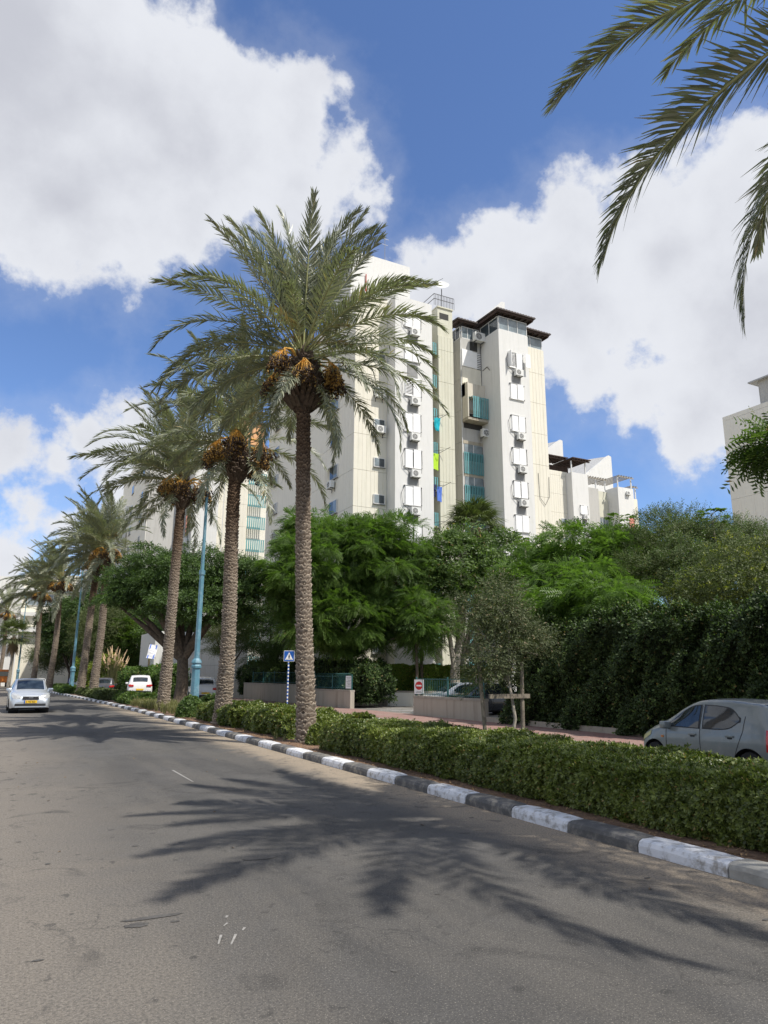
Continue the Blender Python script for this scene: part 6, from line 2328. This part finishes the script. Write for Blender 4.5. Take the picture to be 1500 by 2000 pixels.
def make_car(label, cat, c, loc, rz, style, group=None, name='parked_car'):
    t = thing(name, label, cat, loc, group, rz)
    link('body', c.body(), t, local=True)
    # dark underbody and wheel wells
    mb = MB()
    mb.box(-c.L / 2 + .25, c.L / 2 - .25, -c.W / 2 + .22, c.W / 2 - .22, .17, float(c.zb(0)) - .25, 'plastic_black')
    link('underbody', mb.mesh('underbody'), t, local=True)
    ty, rm = wheel_mesh(c.r, .19, style.get('spokes', 7))
    for wx in c.wh:
        for sy in (-1, 1):
            w = link('wheel', ty, t, (wx, sy * (c.W / 2 - .12), c.r), local=True)
            link('rim', rm, w, (0, 0, 0), local=True)
            mb = MB()
            mb.tube([(wx, sy * (c.W / 2 - .42), c.r), (wx, sy * (c.W / 2 - .03), c.r)], c.r + .06, 'plastic_black', 24, caps=False)
            link('wheel_well', mb.mesh('wheel_well'), t, local=True)
    for (xa, xb, lo, hi) in style['windows']:
        for sy in (-1, 1):
            fr = c.side_patch(xa - .03, xb + .03, lambda x, lo=lo: lo(x) - .018, lambda x, hi=hi: hi(x) + .018, 'plastic_black', sy, .003)
            fo = link('window', fr.mesh('window'), t, local=True)
            link('pane', c.side_patch(xa, xb, lo, hi, 'car_glass', sy, .008).mesh('pane', True), fo, local=True)
    if 'screen' in style:
        a, b, f0, f1 = style['screen']
        link('windscreen', c.top_patch(a, b, f0, f1, 'car_glass').mesh('windscreen', True), t, local=True)
    if 'rear' in style:
        a, b, f0, f1 = style['rear']
        link('rear_window', c.top_patch(a, b, f0, f1, 'car_glass').mesh('rear_window', True), t, local=True)
    for x in style.get('gaps', []):
        x0, x1, z0, z1 = x
        for sy in (-1, 1):
            mb = MB()
            pts = []
            for i in range(9):
                f = i / 8
                X, Z = x0 + (x1 - x0) * f, z0 + (z1 - z0) * f
                pts.append((X, sy * (float(c.yside(X, Z)) + .001), Z))
            mb.tube(pts, .006, 'plastic_black', 4, caps=False)
            link('door_gap', mb.mesh('door_gap'), t, local=True)
    for (hx, hz) in style.get('handles', []):
        for sy in (-1, 1):
            y = sy * (float(c.yside(hx, hz)) + .012)
            mb = MB(); mb.bbox(hx - .09, hx + .09, y - .02, y + .02, hz - .018, hz + .018, style.get('handle_mat', c.paint), .008)
            mb.box(hx - .055, hx + .05, y - .022 if sy > 0 else y + .002, y - .002 if sy > 0 else y + .022, hz - .05, hz - .019, 'plastic_black')
            link('door_handle', mb.mesh('door_handle'), t, local=True)
    mx, mz = style['mirror']
    for sy in (-1, 1):
        y = sy * (float(c.yside(mx, mz)) + .10)
        mb = MB(); mb.bbox(mx - .07, mx + .07, y - .11, y + .11, mz - .06, mz + .09, style.get('mirror_mat', c.paint), .035)
        mb.box(mx - .03, mx + .03, min(y, y - sy * .16), max(y, y - sy * .16), mz - .06, mz - .01, 'plastic_black')
        link('mirror', mb.mesh('mirror', True), t, local=True)
    for (nm, mat, xa, xb, z0, z1, ) in style.get('side_bits', []):
        for sy in (-1, 1):
            link(nm, c.side_patch(xa, xb, (lambda x, z0=z0: z0 if not callable(z0) else z0(x)), (lambda x, z1=z1: z1 if not callable(z1) else z1(x)), mat, sy, .010, 8, 3).mesh(nm, True), t, local=True)
    for (nm, fn) in style.get('extra', []):
        mb = MB(); fn(mb, c)
        link(nm, mb.mesh(nm), t, local=True)
    return t


def seven_seg_text(mb, txt, x, y0, z0, h, facing=1, mat='sign_black'):
    """small digits as strokes on a plate facing +X"""
    seg = {'0': 'abcdef', '1': 'bc', '2': 'abged', '3': 'abgcd', '4': 'fgbc', '5': 'afgcd', '6': 'afgecd', '7': 'abc', '8': 'abcdefg', '9': 'abfgcd', '-': 'g'}
    w = h * .5
    tk = h * .16
    y = y0
    for ch in txt:
        for s_ in seg.get(ch, ''):
            q = {'a': (0, h, w, h), 'g': (0, h / 2, w, h / 2), 'd': (0, 0, w, 0), 'f': (0, h / 2, 0, h), 'b': (w, h / 2, w, h), 'e': (0, 0, 0, h / 2), 'c': (w, 0, w, h / 2)}[s_]
            ya, za, yb, zb = q
            mb.box(x, x + .002, y + facing * min(ya, yb) - tk / 2, y + facing * max(ya, yb) + tk / 2, z0 + za - tk / 2, z0 + zb + tk / 2, mat)
        y += facing * w * 1.55


# ---- small grey hatchback on the service road
alto = Car(3.52, 1.60,
           [(-1.76, .62), (-1.74, .98), (-1.66, 1.16), (-1.45, 1.37), (-1.0, 1.45), (-.4, 1.47), (.1, 1.43), (.45, 1.30), (.85, 1.09), (1.15, .955), (1.45, .84), (1.66, .70), (1.73, .58), (1.76, .45)],
           [(-1.76, .60), (-1.70, .93), (-1.4, .96), (-.8, .94), (0, .91), (.6, .895), (1.0, .87), (1.3, .80), (1.6, .66), (1.76, .42)],
           (-1.17, 1.19), .285, 'car_grey', roofw=.76)
_f = lambda pts: (lambda x: float(smooth_interp([p[0] for p in pts], [p[1] for p in pts], x)))


def alto_extra(mb, c):
    for sy in (-1, 1):
        y = sy * (float(c.yside(.93, .70)) + .006)
        mb.bbox(.90, .97, y - .01, y + .01, .685, .725, 'indicator', .004)


make_car('small grey five-door hatchback shaded by the dark hedge at the right edge', 'car', alto, (13.2, 10.25, -.24), R(86),
         dict(windows=[(-.02, .80, _f([(-.02, .93), (.8, .93)]), _f([(-.02, 1.36), (.2, 1.33), (.5, 1.18), (.8, .97)])),
                       (-.98, -.14, _f([(-.98, 1.11), (-.8, .99), (-.6, .945), (-.14, .935)]), _f([(-.98, 1.15), (-.85, 1.27), (-.5, 1.355), (-.14, 1.365)]))],
              screen=(.22, 1.02, .86, .92), rear=(-1.55, -1.35, .8, .8),
              gaps=[(-.08, -.06, .26, .92), (-.06, -.07, .92, 1.36), (.82, .84, .26, .90), (-1.07, -.85, .92, .42), (-1.07, -1.10, .92, 1.2)],
              handles=[(.12, .80), (-.78, .82)], mirror=(.78, .93), mirror_mat='car_grey',
              side_bits=[('headlight', 'headlight_yellow', 1.30, 1.64, _f([(1.3, .72), (1.64, .55)]), _f([(1.3, .80), (1.64, .655)])),
                         ('tail_light', 'tail_red', -1.745, -1.55, .60, .98)],
              extra=[('indicator', alto_extra)]), name='parked_car')

# ---- silver saloon coming towards the viewer
acc = Car(4.28, 1.69,
          [(-2.14, .60), (-2.10, .95), (-2.0, 1.02), (-1.55, 1.08), (-1.15, 1.28), (-.7, 1.43), (-.1, 1.47), (.3, 1.43), (.75, 1.22), (1.10, 1.02), (1.5, .92), (1.9, .80), (2.08, .66), (2.14, .50)],
          [(-2.14, .58), (-2.05, .90), (-1.5, .97), (-.8, .96), (0, .94), (.8, .92), (1.2, .90), (1.6, .84), (1.95, .68), (2.14, .48)],
          (-1.27, 1.25), .30, 'car_silver', roofw=.74,
          plan=[(-2.14, .80), (-2.0, .92), (-1.6, .98), (-.5, 1.0), (1.2, 1.0), (1.7, .97), (1.95, .90), (2.08, .82), (2.14, .72)])


def acc_front(mb, c):
    # grille, bumper intake, badge, plate on the nose
    mb.bbox(2.125, 2.165, -.33, .33, .60, .73, 'plastic_black', .02)
    mb.box(2.10, 2.15, -.62, .62, .32, .42, 'plastic_black')
    mb.box(2.16, 2.17, -.09, .09, .655, .685, 'rim')


def acc_plate(mb, c):
    mb.bbox(2.150, 2.175, -.26, .26, .44, .56, 'plate_yellow', .006)
    mb.box(2.1755, 2.177, -.26, -.215, .44, .56, 'sign_blue')
    seven_seg_text(mb, '2140763', 2.1755, -.185, .465, .07)


def acc_lights(mb, c):
    for sy in (-1, 1):
        vs = []
        pts = [(1.72, .62, .83), (1.72, .74, .83), (1.80, .80, .76), (1.98, .735, .64), (2.07, .60, .60), (2.11, .42, .63), (2.06, .40, .72), (1.9, .50, .80)]
        cen = (2.00, .62, .76)
        allp = [cen] + pts
        mb.add([(x, sy * y, z + .02) for x, y, z in allp], [(0, i, i % len(pts) + 1) if sy > 0 else (0, i % len(pts) + 1, i) for i in range(1, len(pts) + 1)], 'headlight')


make_car('silver saloon car driving towards the viewer on the left, yellow front plate', 'car', acc, (1.1, 38.3, 0), R(-90 + 1.5),
         dict(windows=[(-.05, .78, _f([(-.05, .98), (.78, .97)]), _f([(-.05, 1.38), (.2, 1.36), (.5, 1.22), (.78, 1.02)])),
                       (-1.15, -.12, _f([(-1.15, 1.04), (-.12, .99)]), _f([(-1.15, 1.12), (-.8, 1.30), (-.4, 1.385), (-.12, 1.39)]))],
              screen=(.33, 1.14, .90, .97), rear=(-1.5, -.85, .9, .85), gaps=[(-.08, -.08, .3, .95), (.88, .92, .3, .92), (-1.05, -1.0, .42, .95)],
              handles=[(.05, .86), (-.95, .87)], mirror=(.80, .98),
              extra=[('grille', acc_front), ('number_plate', acc_plate), ('headlight', acc_lights)]), name='car')


# ---- crossovers parked beyond the palms
def suv(paint_, L=4.4, W=1.83, H=1.66):
    k = L / 4.4
    return Car(L, W,
               [(-2.2 * k, .70), (-2.17 * k, 1.02), (-2.05 * k, 1.25), (-1.8 * k, H - .10), (-1.3 * k, H), (-.4, H + .01), (.2, H - .06), (.75, H - .36), (1.10, 1.10), (1.6, 1.02), (2.0, .90), (2.15 * k, .70), (2.2 * k, .5)],
               [(-2.2 * k, .68), (-2.12 * k, .98), (-1.5, 1.05), (-.5, 1.02), (.5, 1.0), (1.1, .98), (1.6, .94), (2.0, .80), (2.2 * k, .48)],
               (-1.30 * k, 1.34 * k), .345, paint_, roofw=.76, sill=.26)


def suv_style(lights=True, clad=True):
    st = dict(windows=[(-.10, .82, _f([(-.1, 1.05), (.82, 1.05)]), _f([(-.1, 1.50), (.25, 1.46), (.55, 1.30), (.82, 1.10)])),
                       (-1.05, -.18, _f([(-1.05, 1.09), (-.18, 1.06)]), _f([(-1.05, 1.44), (-.6, 1.50), (-.18, 1.51)])),
                       (-1.75, -1.15, _f([(-1.75, 1.18), (-1.15, 1.10)]), _f([(-1.75, 1.32), (-1.5, 1.40), (-1.15, 1.44)]))],
              screen=(.25, 1.08, .88, .94), rear=(-2.12, -1.86, .86, .80),
              gaps=[(-.12, -.12, .35, 1.0), (.92, .95, .35, 1.0), (-1.02, -1.0, .5, 1.0)], handles=[(.05, .94), (-.9, .96)], mirror=(.82, 1.06), extra=[])
    st['side_bits'] = [('tail_light', 'tail_red', -2.16, -1.88, .90, 1.02)]
    if clad:
        st['side_bits'].append(('cladding', 'plastic_black', -.85, .9, .27, .40))

    def back(mb, c):
        e = -c.L / 2
        mb.bbox(e - .03, e + .15, -.80, .80, .30, .55, 'plastic_black', .02)
        mb.bbox(e - .045, e - .02, -.26, .26, .60, .72, 'plate_yellow', .005)
        for sy in (-1, 1):
            mb.bbox(e - .03, e + .12, sy * .62 - .17, sy * .62 + .17, .86, 1.0, 'tail_red', .02)
    st['extra'].append(('rear_bumper', back))
    return st


GR = 'cars parked up the service road'
make_car('white crossover parked half hidden behind the blue lamp post and second palm', 'car', suv('car_white'), (11.9, 50.0, -.10), R(86), suv_style(), GR)
make_car('silver white crossover with black lower body parked left of the third palm', 'car', suv('car_white'), (9.3, 58.6, .0), R(82), suv_style(), GR)
make_car('white car parked behind the thick trunk of the round dark tree', 'car', suv('car_white', 4.2, 1.78, 1.5), (12.4, 63.0, -.22), R(90), suv_style(clad=False), GR)
make_car('dark graphite crossover parked between the twin palms', 'car', suv('car_graphite'), (8.2, 70.5, -.22), R(80), suv_style(), GR)
make_car('white car parked right of the second blue lamp post', 'car', suv('car_white', 4.2, 1.75, 1.5), (7.35, 80.5, -.22), R(88), suv_style(clad=False), GR)
make_car('tall white van parked beyond, right beside the second lamp post', 'van', suv('car_white', 4.6, 1.95, 2.1), (8.0, 87.5, -.22), R(88), suv_style(clad=False), GR, name='parked_van')
make_car('white hatchback on the road behind the silver car roof', 'car', suv('car_white', 4.0, 1.72, 1.5), (3.6, 92.5, -.22), R(-85), suv_style(clad=False), GR)
sed = acc
sed.paint = 'car_white'
ST_ = dict(windows=[(-.05, .78, _f([(-.05, .98), (.78, .97)]), _f([(-.05, 1.38), (.2, 1.36), (.5, 1.22), (.78, 1.02)])),
                    (-1.15, -.12, _f([(-1.15, 1.04), (-.12, .99)]), _f([(-1.15, 1.12), (-.8, 1.30), (-.4, 1.385), (-.12, 1.39)]))],
           screen=(.33, 1.14, .90, .97), rear=(-1.5, -.85, .9, .85), handles=[], mirror=(.80, .98), gaps=[(-.08, -.08, .3, .95)])
make_car('white saloon parked behind the green railing beside the no-entry sign', 'car', sed, (21.2, 32.2, -.1), R(174), ST_)
sed.paint = 'car_dark'
make_car('black saloon parked behind the green railing, right of the white one', 'car', sed, (20.9, 29.7, -.1), R(177), ST_)

# far van and orange truck at the left edge
VN = thing('box_truck', 'white box truck with orange rear at the far left edge', 'truck', (-1.9, 118, 0))
mb = MB(); mb.bbox(-3.4, -1.2, 116, 121, .8, 3.4, 'car_white', .06); mb.build('cargo_box', VN)
mb = MB(); mb.bbox(-1.15, .6, 115.5, 117.6, .6, 2.4, 'van_orange', .08); mb.box(-1.0, .45, 115.42, 115.5, 1.5, 2.1, 'car_glass'); mb.build('cab', VN)
for x in (-3.0, -1.4, .3):
    mb = MB(); mb.tube([(x - .12, 116.2, .42), (x + .12, 116.2, .42)], .42, 'tyre', 14); mb.build('wheel', VN)
    
# ---- flag
FL = thing('flag', 'white flag with blue stripes and star on a slanting pole at the pale house', 'flag', (11.0, 64.2, 3.4))
mb = MB(); mb.tube([(11.25, 64.0, 3.1), (10.55, 63.2, 4.35)], .025, 'metal_grey', 6); mb.build('pole', FL)
A = Vector((10.62, 63.28, 4.25)); U_ = Vector((-.30, -.35, -1.15)); V_ = Vector((.62, -.34, -.10))
mb = MB()


def fl(u, v, e=0.0):
    n = U_.cross(V_).normalized()
    return A + U_ * u + V_ * v + n * (.04 * math.sin(u * 6 + v * 3) + e)


def quad(u0, u1, v0, v1, mat, e):
    N_ = 6
    vs = [fl(u0 + (u1 - u0) * i / N_, v, e) for i in range(N_ + 1) for v in (v0, v1)]
    mb.add(vs, [(2 * i, 2 * i + 1, 2 * i + 3, 2 * i + 2) for i in range(N_)], mat)


quad(0, 1, 0, 1, 'cloth_white', 0)
for e in (.006, -.006):
    quad(0, 1, .08, .22, 'cloth_blue', e)
    quad(0, 1, .78, .92, 'cloth_blue', e)
    for flip in (1, -1):
        pts = [(.5 + .13 * math.cos(a) , .5 + .19 * math.sin(a)) for a in [flip * 0 + k * 2 * math.pi / 3 + (0 if flip > 0 else math.pi) for k in range(3)]]
        for k in range(3):
            a, b = pts[k], pts[(k + 1) % 3]
            pa, pb = fl(*a, e * 1.3), fl(*b, e * 1.3)
            mb.tube([pa, pb], .012, 'cloth_blue', 4)
mb.build('cloth', FL)


# ---- pedestrian far up the pavement
def person(label, x, y, z, rz):
    t = thing('person', label, 'person', (x, y, z), None, rz)
    J = {'pel': (0, 0, .93), 'wa': (0, 0, 1.08), 'ch': (0, .01, 1.32), 'ne': (0, .01, 1.48), 'hd': (0, .03, 1.62), 'ht': (0, .03, 1.72),
         'shl': (-.18, 0, 1.40), 'ell': (-.24, -.02, 1.13), 'hal': (-.24, .10, .88), 'shr': (.18, 0, 1.40), 'elr': (.24, -.04, 1.13), 'har': (.25, .06, .88),
         'hil': (-.09, 0, .90), 'knl': (-.10, .10, .50), 'anl': (-.10, .06, .08), 'tol': (-.10, .22, .03),
         'hir': (.09, 0, .90), 'knr': (.10, -.02, .50), 'anr': (.10, -.20, .10), 'tor': (.10, -.08, .03)}
    rad = dict(pel=.14, wa=.125, ch=.15, ne=.055, hd=.095, ht=.07, shl=.07, ell=.045, hal=.04, shr=.07, elr=.045, har=.04, hil=.095, knl=.065, anl=.045, tol=.035, hir=.095, knr=.065, anr=.045, tor=.035)
    E2 = [('pel', 'wa'), ('wa', 'ch'), ('ch', 'ne'), ('ne', 'hd'), ('hd', 'ht'), ('ch', 'shl'), ('shl', 'ell'), ('ell', 'hal'), ('ch', 'shr'), ('shr', 'elr'), ('elr', 'har'),
          ('pel', 'hil'), ('hil', 'knl'), ('knl', 'anl'), ('anl', 'tol'), ('pel', 'hir'), ('hir', 'knr'), ('knr', 'anr'), ('anr', 'tor')]
    ks = list(J)
    me = bpy.data.meshes.new('body')
    me.from_pydata([J[k] for k in ks], [(ks.index(a), ks.index(b)) for a, b in E2], [])
    o = bpy.data.objects.new('body', me)
    col.objects.link(o)
    o.parent = t
    m = o.modifiers.new('skin', 'SKIN')
    for i, k in enumerate(ks):
        me.skin_vertices[0].data[i].radius = (rad[k], rad[k] * .85) if me.skin_vertices else (rad[k], rad[k])
    me.skin_vertices[0].data[0].use_root = True
    s = o.modifiers.new('sub', 'SUBSURF'); s.levels = s.render_levels = 1
    me.materials.append(M['cloth_navy'])
    for nm, mt, z0, z1, r0, r1 in (('shirt', 'cloth_white', .92, 1.46, .165, .13), ('hair', 'plastic_black', 1.66, 1.78, .105, .05)):
        mb = MB(); mb.tube([(0, .01, z0), (0, .01, (z0 + z1) / 2), (0, .01, z1)], [r0, max(r0, r1) * 1.05, r1], mt, 12); link(nm, mb.mesh(nm, True), t, local=True)
    return t


try:
    person('tiny walking person in a white shirt and dark trousers on the far pavement', 6.6, 88.0, -.1, R(170))
except Exception as e_:
    print('person failed', e_)
